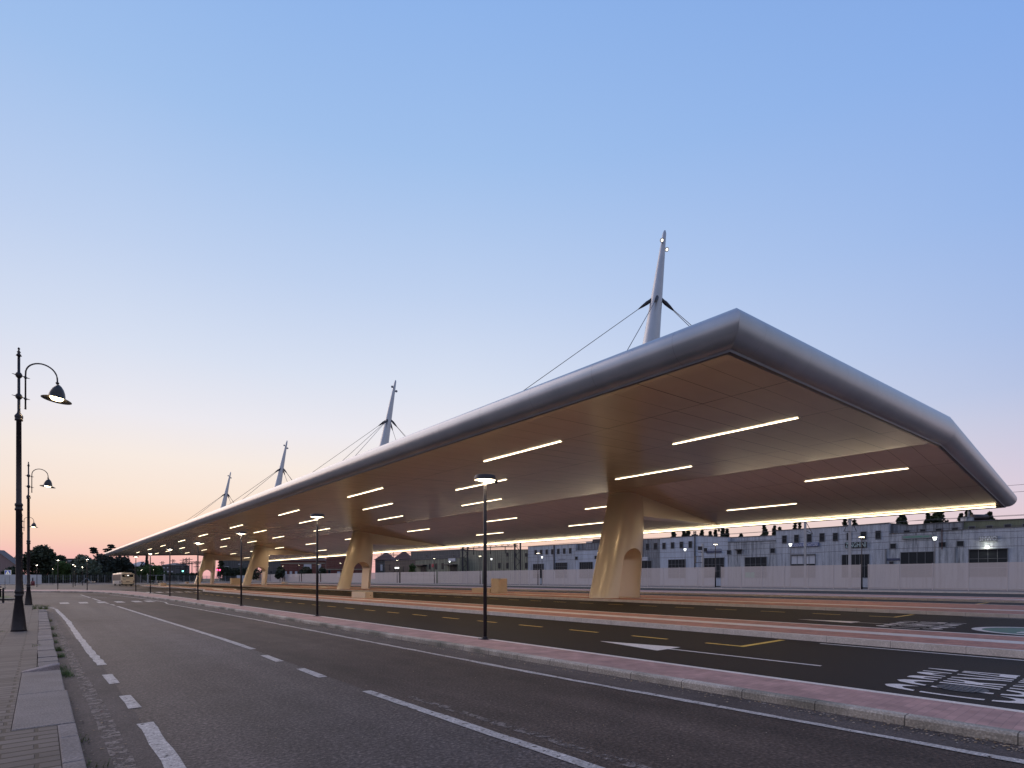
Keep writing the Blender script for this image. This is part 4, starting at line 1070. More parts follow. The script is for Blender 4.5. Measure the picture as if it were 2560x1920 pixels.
def signboard(r, px0, px1, py0, py1, board, txt, letter, pad=.1, fill=(0,1), y=.25):
    b = fbox(r, 'sign', px0, px1, py0, py1, .003, y, board) if board else None
    sg, back = r['sg'], r['bk']; s1, _ = FS(px0, py0, back); s0, _ = FS(px1, py1, back); c = (px0+px1)/2
    _, zt = FS(c, py0, back); _, zb = FS(c, py1, back)
    h = (zt-zb)*(1-2*pad)*(fill[1]-fill[0]); w = (s1-s0)*(1-pad*.7)
    if not txt: return b
    o = text_mesh(txt, 'lettering', M[letter], r); fit(o, w, h)
    # facade x runs right-to-left in the photo, so letters are turned to face +fn
    zz = zb+(zt-zb)*(pad+fill[0]*(1-2*pad))
    for v in o.data.vertices:
        x, z = v.co.x, v.co.y
        v.co = ((s0+s1)/2+w/2-x, sg*(y+.02), zz+z)
    if b: 
        o.parent = b
    return o
# --- zoom helpers: z1 = crop (1800,1300) x5.53 ; z2 = crop (2160,1280) x5.53 ; z3 = crop (1520,1300) x7.373 ; z4 = crop (1240,1280) x8.296 ; z5 = crop (960,1340) x7.9
Z1 = lambda x, y: (1800+x/5.53, 1300+y/5.53)
Z2 = lambda x, y: (2160+x/5.53, 1280+y/5.53)
Z3 = lambda x, y: (1520+x/7.373, 1300+y/7.373)
Z4 = lambda x, y: (1240+x/8.296, 1280+y/8.296)
Z5 = lambda x, y: (960+x/7.9, 1340+y/7.9)
Z6 = lambda x, y: (660+x/7.373, 1340+y/7.373)
def op(r, Zf, x0, x1, y0, y1, **k):
    a = Zf(x0, y0); b = Zf(x1, y1); return opening(r, a[0], b[0], a[1], b[1], **k)
def sb(r, Zf, x0, x1, y0, y1, *a_, **k):
    a = Zf(x0, y0); b = Zf(x1, y1); return signboard(r, a[0], b[0], a[1], b[1], *a_, **k)
def fb(r, Zf, name, x0, x1, y0, y1, ya, yb, m):
    a = Zf(x0, y0); b = Zf(x1, y1); return fbox(r, name, a[0], b[0], a[1], b[1], ya, yb, m)

b1 = building('workshop', 'grey-white workshop at the right edge with a wide dark door under a white floodlight', M['w_white'], *Z2(1375,0)[:1], 2740, 1324, 1310, parapet=True)
op(b1, Z2, 1455, 1980, 518, 690, name='workshop_door', cols=4, rws=3, slack=2.5)
op(b1, Z2, 1287, 1374, 405, 470)
fb(b1, Z2, 'canopy_lintel', 1445, 1990, 505, 516, .003, .35, 'frame_grey')
sb(b1, Z2, 1590, 1845, 332, 405, 'sign_grey', '3MWO', 'letter_white', pad=.10)
fb(b1, Z2, 'pipe', 1255, 1265, 490, 700, .003, .15, 'frame_grey')
b1b = building('upper_block', 'dark green upper block above the workshop roof at the right edge', M['w_green'], Z2(1375,0)[0], 2740, 1304.5, 1290, back=1.5)
for a in ((1452,1530,200,236),(1697,1773,190,226),(1943,2030,172,210),(2195,2260,165,200)): op(b1b, Z2, *a)
b2 = building('workshop', 'workshop with a green lettered signboard and wide dark door', M['w_white2'], Z2(348,0)[0], Z2(1374,0)[0], Z2(0,304)[1], Z2(0,250)[1])
op(b2, Z2, 512, 962, 556, 708, name='workshop_door', cols=4, rws=2, slack=2.5); op(b2, Z2, 367, 440, 441, 503); op(b2, Z2, 1042, 1127, 421, 481)
sb(b2, Z2, 525, 962, 322, 368, 'sign_grey', 'CARROZZERIA JOLLY', 'sign_green', pad=.16)
fb(b2, Z2, 'pipe', 1075, 1085, 235, 515, .003, .18, 'roof_tile'); fb(b2, Z2, 'pipe', 298, 310, 510, 715, .003, .2, 'frame_grey')
fb(b2, Z2, 'notice_board', 318, 495, 640, 672, .003, .12, 'sign_navy'); fb(b2, Z2, 'air_unit', 358, 405, 685, 715, .003, .5, 'dark_metal')
b2b = building('upper_block', 'stained upper block above the workshop with the green lettering', M['w_stained'], Z2(350,0)[0], Z2(1374,0)[0], Z2(0,160)[1], Z2(0,136)[1], back=1.2, ymid=[Z2(600,186)])
for a in ((555,630,258,290),(778,851,238,277),(993,1070,228,264),(1218,1298,216,252)): op(b2b, Z2, *a)
b3 = building('workshop', 'tall white workshop with eight upper windows and a black signboard', M['w_white'], Z1(775,0)[0], Z2(348,0)[0], Z1(0,150)[1], Z2(0,158)[1])
for a in ((864,920,218,320),(1030,1088,208,312),(1206,1264,198,302),(1381,1443,186,296),(1565,1627,182,287),(1757,1812,178,276),(1950,2020,165,267)): op(b3, Z1, *a)
op(b3, Z2, 163, 230, 263, 370)
op(b3, Z1, 988, 1315, 492, 628, name='workshop_door', cols=4, rws=1, slack=2.5, extra=('sign_white', .62, 1, 0, 1)); op(b3, Z1, 1690, 2060, 480, 615, name='workshop_door', cols=6, rws=2, slack=2.5)
fb(b3, Z1, 'canopy_lintel', 980, 1322, 470, 486, .003, .3, 'frame_grey')
sb(b3, Z1, 985, 1370, 318, 370, 'sign_blue', 'CESENA RADIATORI', 'letter_white', pad=.12); sb(b3, Z1, 1732, 2030, 305, 382, 'sign_black', 'ZINGHINI', 'letter_pale', pad=.08)
b4 = building('workshop', 'low streaked workshop with two tiny windows between the taller ones', M['w_white2'], 1738+82, Z1(774,0)[0], Z1(0,312)[1], Z1(0,286)[1])
op(b4, Z1, 348, 642, 516, 640, name='workshop_door', cols=4, rws=3, slack=2.5, extra=('sign_green', 0, .28, .55, 1)); op(b4, Z1, 102, 150, 421, 471); op(b4, Z1, 241, 298, 421, 468); op(b4, Z1, 701, 757, 396, 452)
fb(b4, Z1, 'awning', 225, 310, 405, 420, .003, .8, 'dark_metal')
b4b = building('upper_block', 'pale upper block behind the low streaked workshop', M['w_white'], 1805, Z1(774,0)[0], Z1(0,250)[1], Z1(0,215)[1], back=1.5)
b5 = building('workshop', 'blue-white workshop with the dark tinsmith sign, under the brightest floodlight', M['w_blue'], Z3(1608,0)[0], 1819.5, Z3(0,292)[1], Z3(0,318)[1], ymid=[])
op(b5, Z3, 1778, 2138, 700, 860, name='workshop_door', cols=5, rws=3, slack=2.5)
sb(b5, Z3, 1815, 2098, 530, 565, None, 'LATTONIERI', 'sign_navy', pad=.05, y=.05); sb(b5, Z3, 1815, 2095, 572, 604, 'sign_navy', '', 'letter_white', pad=.2)
fb(b5, Z3, 'downpipe', 1597, 1612, 300, 900, .003, .25, 'letter_dark')
b6 = building('workshop', 'blue-white workshop with four upper windows right of the first pylon', M['w_blue'], Z3(960,0)[0], Z3(1607,0)[0], Z3(0,343)[1], Z3(0,293)[1])
for a in ((1008,1060,425,532),(1166,1220,415,522),(1326,1384,405,517),(1491,1548,396,512)): op(b6, Z3, *a)
op(b6, Z3, 1118, 1430, 732, 876, name='workshop_door', cols=5, rws=4, slack=2.5)
b7 = building('workshop', 'grey stained workshop wall directly right of the first pylon', M['w_stained'], 1565, Z3(959,0)[0], Z3(0,368)[1], Z3(0,345)[1])
for a in ((701,760,436,548),(850,908,428,540)): op(b7, Z3, *a)
op(b7, Z3, 600, 800, 756, 880, name='workshop_door', cols=3, rws=1, slack=2.5); sb(b7, Z3, 610, 740, 684, 720, 'sign_white', '', 'sign_red', pad=.2); sb(b7, Z3, 610, 740, 722, 748, 'sign_white', '', 'sign_red', pad=.2)
b8 = building('workshop', 'white workshop with seven small upper windows left of the first pylon', M['w_white'], 1320, 1438.8, Z4(0,722)[1], Z4(0,662)[1])
for a in ((803,848,793,880),(917,960,787,878),(1032,1075,781,876),(1150,1195,775,873),(1272,1317,765,866),(1395,1440,758,860),(1520,1563,752,857)): op(b8, Z4, *a)
op(b8, Z4, 773, 990, 1080, 1195, name='workshop_door', cols=5, rws=3, slack=2.5); op(b8, Z4, 1235, 1474, 1055, 1190, name='workshop_door', cols=6, rws=4, slack=2.5)
sb(b8, Z4, 1300, 1448, 965, 992, None, 'Best Shower', 'sign_navy', pad=.05, y=.05)
fb(b8, Z4, 'downpipe', 1200, 1216, 690, 1195, .003, .25, 'letter_dark')
b9 = building('workshop', 'low white workshop touching the left outline of the first pylon', M['w_blue'], 1439.2, 1564.5, Z4(0,795)[1], Z4(0,762)[1])
op(b9, Z4, 1738, 2004, 1042, 1187, name='workshop_door', cols=6, rws=1, slack=2.5); op(b9, Z4, 1646, 1692, 928, 988); op(b9, Z4, 2050, 2100, 910, 972)
b9b = building('upper_block', 'dark stained upper block with roof plant left of the first pylon', M['w_stained'], 1439.2, 1564.5, Z4(0,662)[1], Z4(0,620)[1], back=1.0)
fb(b9b, Z4, 'roof_plant', 1840, 1960, 605, 655, -.6, -3, 'galv'); fb(b9b, Z4, 'roof_plant', 1975, 2130, 560, 645, -.6, -5, 'dark_metal')
b10 = building('workshop', 'olive striped workshop behind the lattice gantry', M['w_olive'], 1151, 1319.5, 1377, Z4(0,782)[1])
for a in ((222,250,846,915),(385,410,856,915),(612,648,860,920),(52,88,1058,1168),(220,252,1058,1168),(612,650,1058,1166)): op(b10, Z4, *a, frame='dark_metal')
b11 = building('low_workshop', 'low olive and grey striped workshop with a red notice and white sign', M['w_olive'], 1039, 1150.5, Z5(0,478)[1], Z5(0,432)[1], back=-3)
for a in ((890,918,550,655),(1015,1045,545,655),(1143,1175,540,650)): op(b11, Z5, *a, frame='dark_metal')
op(b11, Z5, 728, 838, 595, 705, name='workshop_door', cols=3, slack=1, frame='dark_metal'); op(b11, Z5, 1318, 1440, 590, 695, name='workshop_door', cols=3, slack=1, frame='dark_metal')
fb(b11, Z5, 'notice', 945, 985, 550, 615, .003, .15, 'sign_red'); sb(b11, Z5, 1282, 1420, 442, 502, 'sign_white', '', 'sign_blue', pad=.3, y=.3)
fb(b11, Z5, 'awning', 640, 850, 570, 590, .003, 2.0, 'dark_metal'); fb(b11, Z5, 'awning', 1250, 1450, 560, 580, .003, 2.0, 'dark_metal')
b12 = building('dark_block', 'tall dark corrugated block behind the low olive workshop', M['w_dark'], Z5(530,0)[0], 1150, Z5(0,312)[1], Z5(0,268)[1], back=14)
for a in ((1370,1392,372,415),(1495,1515,365,405),(835,855,372,415)): op(b12, Z5, *a)
b13 = building('shed', 'brown corrugated shed left of the olive workshop', M['w_brown'], 962, 1038.5, Z5(0,492)[1], Z5(0,470)[1], back=-3)
op(b13, Z5, 200, 380, 610, 715, name='shed_opening', cols=2, frame='dark_metal', slack=1); op(b13, Z5, 100, 122, 570, 680, frame='dark_metal')
fb(b13, Z5, 'lit_sign', 232, 295, 618, 642, .003, .4, 'lantern_white')

# red brick buildings & houses far beyond (own depth, facing the camera side)
def far_house(name, lab, px0, px1, ytop, Z, wall, roofm, roof_h=0., wins=(), overhang=.6, depth=12, band=None, cat='building', gable=False):
    A = D(px0, HPX, Z); B = D(px1, HPX, Z); A.z = B.z = 0
    z = CAMZ+(HPX-ytop)/FPX*Z
    d = B-A; L = d.length; r = thing(name, lab, cat, A, math.atan2(d.y, d.x))
    mb = MB(); mb.box(0, L, 0, depth, 0, z); 
    if gable: mb.quad((0,-.001,z),(L,-.001,z),(L/2,-.001,z+roof_h))
    mb.build('wall', wall, r)
    if roof_h:
        mb = MB(); o = overhang
        if gable:
            mb.quad((-o,-o,z-.1),(L/2,-o,z+roof_h+.15),(L/2,depth+o,z+roof_h+.15),(-o,depth+o,z-.1)); mb.quad((L/2,-o,z+roof_h+.15),(L+o,-o,z-.1),(L+o,depth+o,z-.1),(L/2,depth+o,z+roof_h+.15))
        else:
            e = min(L, depth)*.42; c0, c1 = (e, depth/2), (L-e, depth/2)
            p = [(-o,-o,z),(L+o,-o,z),(L+o,depth+o,z),(-o,depth+o,z)]; q = [(e,depth/2,z+roof_h),(L-e,depth/2,z+roof_h)]
            mb.quad(p[0],p[1],q[1],q[0]); mb.quad(p[2],p[3],q[0],q[1]); mb.quad(p[1],p[2],q[1]); mb.quad(p[3],p[0],q[0]); mb.quad(p[3],p[2],p[1],p[0])
        mb.build('roof', roofm, r)
    else:
        mb = MB(); mb.box(-.3, L+.3, -.3, depth+.3, z+.002, z+.3); mb.build('roof', roofm, r)
    if band: mb = MB(); mb.box(-.1, L+.1, -.25, -.003, z*band, z*band+.5); mb.build('cornice', M['w_cream'], r)
    for (fx0, fx1, fz0, fz1, km) in wins:
        mb = MB(); mb.box(L*fx0, L*fx1, -.08, -.003, z*fz0, z*fz1); f = mb.build('window', M['frame_grey'], r)
        mb = MB(); mb.quad((L*fx0+.12,-.09,z*fz0+.12),(L*fx1-.12,-.09,z*fz0+.12),(L*fx1-.12,-.09,z*fz1-.12),(L*fx0+.12,-.09,z*fz1-.12)); mb.build('pane', M[km], f)
    return r
W3 = [(.08,.14,.2,.5,'sign_white'),(.2,.26,.2,.5,'sign_white'),(.32,.38,.2,.5,'sign_white'),(.52,.7,.45,.85,'sign_white'),(.8,.92,.45,.85,'sign_white'),(.8,.86,.15,.35,'glass_dark')]
far_house('brick_building', 'long red brick building with white-framed windows between the second and third pylons', 702, 812, 1402, 300, M['brick_red'], M['roof_tile'], 3, W3, band=.86)
far_house('brick_building', 'red brick building partly hidden by the second pylon', 816, 905, 1380, 270, M['brick_red'], M['roof_tile'], 0, [(.05,.12,.2,.4,'glass_dark'),(.3,.4,.15,.35,'sign_white'),(.55,.63,.5,.8,'glass_dark')], band=.4)
far_house('red_roofed_house', 'house with a broad dark red hip roof left of the tall dark block', 983, 1027, 1399, 290, M['w_dark'], M['roof_tile'], 4.5, [(.2,.3,.5,.8,'glass_dark'),(.6,.7,.5,.8,'glass_dark')])
far_house('red_roofed_house', 'house with a dark red roof just right of the second pylon', 938, 980, 1400, 280, M['w_dark'], M['roof_tile'], 4, [(.3,.45,.5,.8,'sign_white')])
far_house('pink_house', 'pale pink gabled house at the far left edge', -52, 38, 1411, 190, M['w_pink'], M['roof_grey'], 4.8, [(.72,.80,.45,.7,'glass_dark')], gable=True, depth=2)
far_house('low_house', 'low house with a pale roof behind the trees above the bus', 314, 352, 1416, 240, M['w_cream'], mat('pale_roof', (.32,.34,.38), .7), 2.2, [(.5,.6,.4,.7,'glass_dark')], depth=10)
far_house('rooftop_block', 'small grey flat-roofed block peeping between the left trees', 166, 186, 1398, 260, M['w_dark'], M['roof_grey'], 0, [(.2,.8,.9,.95,'sign_white')], depth=8)
far_house('apartment_block', 'distant low apartment block with lit balconies under the canopy tip', 404, 438, 1413, 320, M['w_dark'], M['roof_grey'], 1.5, [(.1,.25,.55,.65,'sign_white'),(.4,.55,.55,.65,'sign_white'),(.7,.85,.55,.65,'sign_white'),(.1,.25,.8,.9,'sign_white'),(.4,.5,.8,.9,'sign_white')], depth=14)
far_house('railway_building', 'dark railway building between the third and fourth pylons', 556, 612, 1398, 330, M['w_dark'], M['roof_grey'], 0, [(.1,.3,.6,.68,'sign_white'),(.5,.6,.5,.56,'glass_dark'),(.7,.9,.75,.8,'sign_white')], depth=14)
far_house('station_building', 'dark station building right of the third pylon', 668, 702, 1402, 320, M['w_dark'], M['roof_grey'], 0, [(.2,.4,.4,.5,'glass_dark')], depth=14)

# ================================================================ RAILWAY
def rail_mast(px, Z, h, lab, w=.17):
    p = D(px, HPX, Z); r = thing('catenary_mast', lab, 'mast', (p.x, p.y, 0), FANG)
    mb = MB(); mb.box(-w,w,-w*.7,w*.7,0,h); mb.build('post', M['galv'], r)
    return r
m1 = rail_mast(2013,95,12.8,'grey catenary mast left of the black signboard')
mb = MB(); mb.tube([(0,0,11.6),(0,-3.5,9.6)], .05, 6); mb.tube([(0,0,9.9),(0,-3.6,9.5)], .05, 6); mb.build('bracket', M['dark_metal'], m1)
m2 = rail_mast(2124.6,88,12.8,'grey catenary mast standing in front of the black signboard', .19)
mb = MB(); mb.tube([(0,0,11.6),(0,-3.5,9.4)], .05, 6); mb.tube([(0,0,11.4),(0,3.0,9.0)], .05, 6); mb.tube([(0,-3.6,9.3),(0,3.4,9.0)], .04, 6); mb.build('bracket', M['dark_metal'], m2)
# lattice portal
pL, pR = D(1163,HPX,165), D(1294,HPX,150)
pt = thing('lattice_gantry', 'lattice steel portal gantry spanning the tracks left of the first pylon', 'gantry', (0,0,0))
for p in (pL, pR):
    mb = MB(); X = Vector((CA, -CB, 0)); Y = Vector((CB, CA, 0)); Zv = Vector((0,0,1))
    for s in (-1, 1): mb.obox(Vector((p.x,p.y,6.1))+X*s*.75, X, Y, Zv, .22, .22, 6.1)
    for k in range(8):
        a = Vector((p.x,p.y,.4+k*1.45))+X*(-.65 if k % 2 else .65); b = Vector((p.x,p.y,.4+(k+1)*1.45))+X*(.65 if k % 2 else -.65); mb.tube([a,b], .07, 4)
    mb.build('leg', M['dark_metal'], pt)
mb = MB(); a = Vector((pL.x,pL.y,0)); b = Vector((pR.x,pR.y,0)); a = a+(a-b)*.1
for z in (10.5, 12.1): mb.tube([a+Vector((0,0,z)), b+Vector((0,0,z))], .13, 5)
for k in range(20):
    t0, t1 = k/20, (k+1)/20; mb.tube([a.lerp(b,t0)+Vector((0,0,10.5 if k % 2 else 12.1)), a.lerp(b,t1)+Vector((0,0,12.1 if k % 2 else 10.5))], .07, 4)
mb.build('truss', M['dark_metal'], pt)
for t in (.25,.55,.8):
    p = a.lerp(b,t); mb = MB(); mb.tube([(p.x,p.y,10.5),(p.x,p.y,8.6)], .12, 5); mb.build('dropper', M['dark_metal'], pt)
# signal mast
p = D(1757,HPX,104); sg_ = thing('railway_signal', 'railway signal post with ladder and platform right of the first pylon', 'signal', (p.x,p.y,0), -math.atan2(CB, CA))
mb = MB(); mb.box(-.16,.16,-.16,.16,0,8.2); mb.build('post', M['galv'], sg_)
mb = MB(); mb.box(-.9,-.15,-.1,.1,7.0,7.7); mb.box(.15,.8,-.1,.1,6.7,7.4); mb.box(-.85,.9,-.08,.08,6.55,6.65); mb.box(-.3,1.1,-.2,.2,3.6,3.8); mb.build('signal_head', M['dark_metal'], sg_)
mb = MB(); mb.tube([(-.75,0,.5),(-.75,0,6)], .03, 5); mb.tube([(-.5,0,.5),(-.5,0,6)], .03, 5)
for k in range(16): mb.tube([(-.75,0,.6+k*.34),(-.5,0,.6+k*.34)], .02, 4)
mb.box(-1.4,-.2,-.3,.3,4.6,4.7); mb.box(-1.4,-1.35,-.3,.3,4.7,5.9); mb.box(-1.4,-.2,-.3,-.25,5.8,5.85); mb.build('ladder', M['dark_metal'], sg_)
# white lanterns of the railway yard
def make_lantern():
    r = thing('yard_lantern', 'x', 'lamp')
    mb = MB(); mb.lathe([(.07,0),(.05,6.9),(.10,7.0),(.16,7.15)], seg=10); mb.build('pole', M['galv'], r)
    mb = MB(); mb.lathe([(.14,7.15),(.27,7.62),(.22,7.64)], seg=10, cap=False); hd = mb.build('lantern_cup', M['lantern_white'], r)
    mb = MB(); mb.lathe([(.27,7.6),(.29,7.66),(.1,7.72)], seg=10); mb.build('core', M['dark_metal'], hd)
    return r
l0 = make_lantern()
for k, (px, Z, lab) in enumerate(((2337,79,'white cup lantern before the green lettered workshop'),(1976,94,'white cup lantern at the left end of the blue radiator sign'),
        (1712.6,110,'white cup lantern right of the first pylon'),(1355,150,'white cup lantern left of the white workshop doors'),(1228.6,165,'white cup lantern just right of the nearest median lamp pole'),(1124,190,'white cup lantern in front of the white signboard'),(1039,215,'white cup lantern at the brown shed corner'))):
    o = l0 if k == 0 else copy_tree(l0); p = D(px, HPX, Z); o.location = (p.x, p.y, 0); o['label'] = lab; o['group'] = 'white cup lanterns of the railway yard'
def flood(px, py, Z, m, lab, r=.22):
    p = D(px, py, Z); t_ = thing('floodlight', lab, 'floodlight', p)
    mb = MB(); mb.lathe([(r*.4,-r*.5),(r*.9,-r*.2),(r,.0),(r*.9,r*.25),(r*.3,r*.5)], seg=12); mb.build('lens', m, t_)
    mb = MB(); d_ = fn*-1; mb.tube([Vector((0,0,r*.3)), Vector((0,0,r*.3))+d_*1.1+Vector((0,0,.25))], .06, 6); mb.build('bracket', M['dark_metal'], t_)
flood(2467.9,1367.5,93.4,M['flood'],'small white floodlight above the right-hand workshop door',.16)
flood(2137.3,1380.0,111.5,M['flood_green'],'glowing green floodlight under the black signboard',.30)
flood(1784.5,1394.5,134.5,M['flood'],'brightest white floodlight beneath the dark tinsmith sign',.26)
# overhead wires
def wire(name, pts, lab, r=.03):
    mb = MB(); mb.tube(pts, r, 5); tag(mb.build(name, M['cable']), lab, 'wire', 'overhead wires along the tracks')
wl = [('lowest','low'),('second lowest',''),('third',''),('fourth',''),('fifth',''),('sixth','')]
for k, (x, z, lab) in enumerate(((101,6.3,'lowest overhead wire across the workshop doors'),(101,7.4,'overhead wire just above the tops of the workshop doors'),(106,8.6,'overhead wire across the middle of the workshops'),
                      (109,9.6,'overhead wire at the height of the signboards'),(101,10.4,'overhead wire across the upper windows'),(112,11.4,'overhead wire near the workshop roof edges'),(101,13.6,'overhead wire crossing the pink sky above the workshops'),(108,15.4,'highest overhead wire in the pink sky at right'))):
    pts = []
    for j in range(0, 31):
        y = -40+j*13; pts.append((x-.03*y, y, z-.35*math.sin(math.pi*((j % 5)/5))))
    wire('overhead_wire', pts, lab, .026)
# far pylons / masts against the pink sky
def far_mast(px, ytop, Z, lab, w=.5, arms=2):
    p = D(px, HPX, Z); h = CAMZ+(HPX-ytop)/FPX*Z
    r = thing('lattice_mast', lab, 'mast', (p.x,p.y,0), -math.atan2(CB, CA))
    mb = MB()
    for s in (-1, 1): mb.box(s*w-.12, s*w+.12, -.1, .1, 0, h)
    n = int(h/(2*w))
    for k in range(n): mb.tube([(-w if k % 2 else w,0,h*k/n),(w if k % 2 else -w,0,h*(k+1)/n)], .09, 4)
    mb.build('tower', M['dark_metal'], r)
    mb = MB()
    for k in range(arms): mb.box(-w*3.4, w*3.4, -.1, .1, h-1.2-k*2.4, h-.9-k*2.4)
    mb.build('crossarm', M['dark_metal'], r)
for px, yt, Z, w, lab in ((406,1403,360,.5,'tiny lattice mast above the distant apartment block'),(433,1398,340,.5,'lattice mast beside the fifth median lamp'),(461,1396,330,.8,'lattice mast left of the paired masts in the pink sky'),(470,1394,330,.8,'tallest lattice mast left of the fourth pylon'),
                     (493,1402,320,.6,'lattice mast just left of the fourth pylon'),(455,1406,310,1.0,'squat thick mast below the paired masts'),(980,1372,300,.9,'insulator pylon above the red roofs'),(958,1376,300,.9,'insulator pylon beside the second pylon'),
                     (1737,1328,150,.25,'thin antenna mast above the stained workshop')):
    far_mast(px, yt, Z, lab, w)
mb = MB()
a, b = D(455,HPX,300), D(505,HPX,300)
a.z = b.z = 0
for z in (9.5, 10.6): mb.tube([a+Vector((0,0,z)), b+Vector((0,0,z))], .16, 5)
for k in range(14): mb.tube([a.lerp(b,k/14)+Vector((0,0,9.5)), a.lerp(b,(k+1)/14)+Vector((0,0,10.6))], .08, 4)
for t in (0,.5,1): p = a.lerp(b,t); mb.tube([(p.x,p.y,0),(p.x,p.y,10.6)], .2, 5)
tag(mb.build('track_gantry', M['dark_metal']), 'far track gantry silhouetted in the pink sky left of the fourth pylon', 'gantry')
for px, py, m_, lab in ((543,1424.5,'signal_red','left one of two red railway signal lights right of the fourth pylon'),(549.5,1425,'signal_red','right one of two red railway signal lights right of the fourth pylon'),(457,1428,'signal_green','small green railway signal light under the lattice masts')):
    p = D(px, py, 280); t_ = thing('signal_light', lab, 'signal', (p.x,p.y,0))
    mb = MB(); mb.lathe([(.1,-.35+p.z),(.34,-.2+p.z),(.34,.2+p.z),(.1,.35+p.z)], seg=10); mb.build('lens', M[m_], t_)
    mb = MB(); mb.tube([(0,.4,0),(0,.4,p.z+.8)], .12, 6); mb.build('post', M['dark_metal'], t_)

# ================================================================ TREES
def tree(name, lab, px, ytop, wpx, Z, leaf, shape='round', n=700, size=.5, group=None, ybot=None, seed=0, cat='tree', trunk=True):
    rnd = random.Random(seed+int(px*7))
    p = D(px, HPX, Z); h = CAMZ+(HPX-ytop)/FPX*Z; wd = wpx/FPX*Z
    z0 = (CAMZ+(HPX-ybot)/FPX*Z) if ybot else h*.12
    r = thing(name, lab, cat, (p.x, p.y, 0), rnd.uniform(0, 6.28), group)
    mb = MB(); blobs = []
    hh = h-z0
    if shape == 'round':
        for k in range(26):
            a = rnd.uniform(0, 6.28); q = rnd.uniform(.15, 1)**.6; zz = rnd.uniform(0, 1)
            rad = wd/2*(1-(abs(zz-.42)/.62)**2.2)*q
            blobs.append((Vector((math.cos(a)*rad*.84, math.sin(a)*rad*.84, z0+hh*(.06+.80*zz))), wd*rnd.uniform(.17,.25)))
    elif shape == 'poplar':
        for k in range(9):
            zz = k/8; rad = wd/2*(1-.78*zz**2)
            blobs.append((Vector((rnd.uniform(-.35,.35)*rad, rnd.uniform(-.35,.35)*rad, z0+hh*(.05+.86*zz))), rad*rnd.uniform(.6,.85)))
    elif shape == 'cedar':
        for k in range(11):
            zz = k/10; rad = wd/2*(1-.35*zz)*rnd.uniform(.7,1); a = rnd.uniform(0, 6.28)
            blobs.append((Vector((math.cos(a)*rad*.6, math.sin(a)*rad*.6, z0+hh*(.1+.86*zz))), (rad*.62, hh*.032)))
    elif shape == 'cone':
        for k in range(12):
            zz = k/11; rad = wd/2*(1.02-zz); blobs.append((Vector((0,0,z0+hh*(.02+.93*zz))), (max(rad,.25), hh*.09)))
    elif shape == 'hedge':
        for k in range(14):
            a = (k+.5)/14-.5; blobs.append((Vector((a*wd*CA, -a*wd*CB, z0+hh*.45*rnd.uniform(.8,1.1))), hh*.5*rnd.uniform(.8,1.1)))
        r.rotation_euler = (0,0,0)
    size *= 1.35; n = int(n*1.3)
    for i in range(n):
        c, rd = rnd.choice(blobs)
        rx, rz = rd if isinstance(rd, tuple) else (rd, rd)
        while True:
            d = Vector((rnd.uniform(-1,1), rnd.uniform(-1,1), rnd.uniform(-1,1)))
            if .15 < d.length < 1: break
        d = d.normalized()*(d.length**.5)*rnd.uniform(.85,1.1)
        q = c+Vector((d.x*rx, d.y*rx, d.z*rz)); s = size*rnd.uniform(.55,1.3)
        t1 = Vector((rnd.gauss(0,1), rnd.gauss(0,1), rnd.gauss(0,.7))).normalized(); t2 = t1.cross(Vector((rnd.gauss(0,1), rnd.gauss(0,1), rnd.gauss(0,1)))).normalized()
        mb.quad(q-t1*s, q-t2*s*.6, q+t1*s, q+t2*s*.6)
    mb.build('crown', leaf, r)
    if trunk:
        mb = MB(); mb.tube([(0,0,0),(0.1,0,h*.3),(0,.1,h*.6),(.05,0,h*.85)], [max(.12,wd*.035),wd*.028,wd*.018,.05], 8)
        for c, rd in blobs[:7]:
            if shape in ('round','cedar'): mb.tube([(0,0,c.z*.72), ((c.x)*.5,(c.y)*.5,c.z*.9), c], [wd*.014,wd*.009,.03], 5)
        mb.build('trunk', M['bark'], r)
    return r
LD, LG, LP_, LBl = M['leaf_dark'], M['leaf_green'], M['leaf_pale'], M['leaf_blue']
tree('broadleaf_tree', 'big dark rounded tree behind the second ornate lamp', 101, 1367, 92, 215, LD, n=5200, size=.42, ybot=1450)
tree('broadleaf_tree', 'thin-topped tree just right of the big dark tree', 150, 1385, 34, 205, LD, n=900, size=.35, ybot=1440)
tree('broadleaf_tree', 'olive green leafy tree lit by the lamp right of the big dark tree', 157, 1402, 40, 195, LG, n=1800, size=.35, ybot=1448)
tree('broadleaf_tree', 'rounded pale green tree behind the slim lamps', 212, 1394, 66, 200, LP_, n=3200, size=.35, ybot=1448)
tree('broadleaf_tree', 'dark tree crown rising behind the rounded pale tree', 200, 1387, 46, 240, LD, n=1200, size=.4, ybot=1440)
tree('cedar_tree', 'left cedar with flat layered crown left of the canopy tip', 242, 1369, 42, 235, LBl, 'cedar', n=1500, size=.35, ybot=1430)
tree('cedar_tree', 'right cedar with spreading flat top touching the canopy tip', 271, 1361, 44, 235, LBl, 'cedar', n=1300, size=.32, ybot=1420)
tree('broadleaf_tree', 'wide dark tree behind the bus under the canopy tip', 262, 1390, 84, 230, LBl, n=3800, size=.42, ybot=1448)
tree('broadleaf_tree', 'dark round tree directly above the bus', 306, 1386, 50, 235, LBl, n=2600, size=.4, ybot=1448)
tree('conifer_tree', 'pointed conifer right of the low house', 367, 1387, 18, 240, LBl, 'cone', n=900, size=.32)
tree('broadleaf_tree', 'sparse small tree left of the pointed conifer', 355, 1391, 14, 240, LD, n=260, size=.3)
tree('broadleaf_tree', 'bright green bushy tree behind the pale gate', 372, 1410, 48, 210, LG, n=2400, size=.32, ybot=1447)
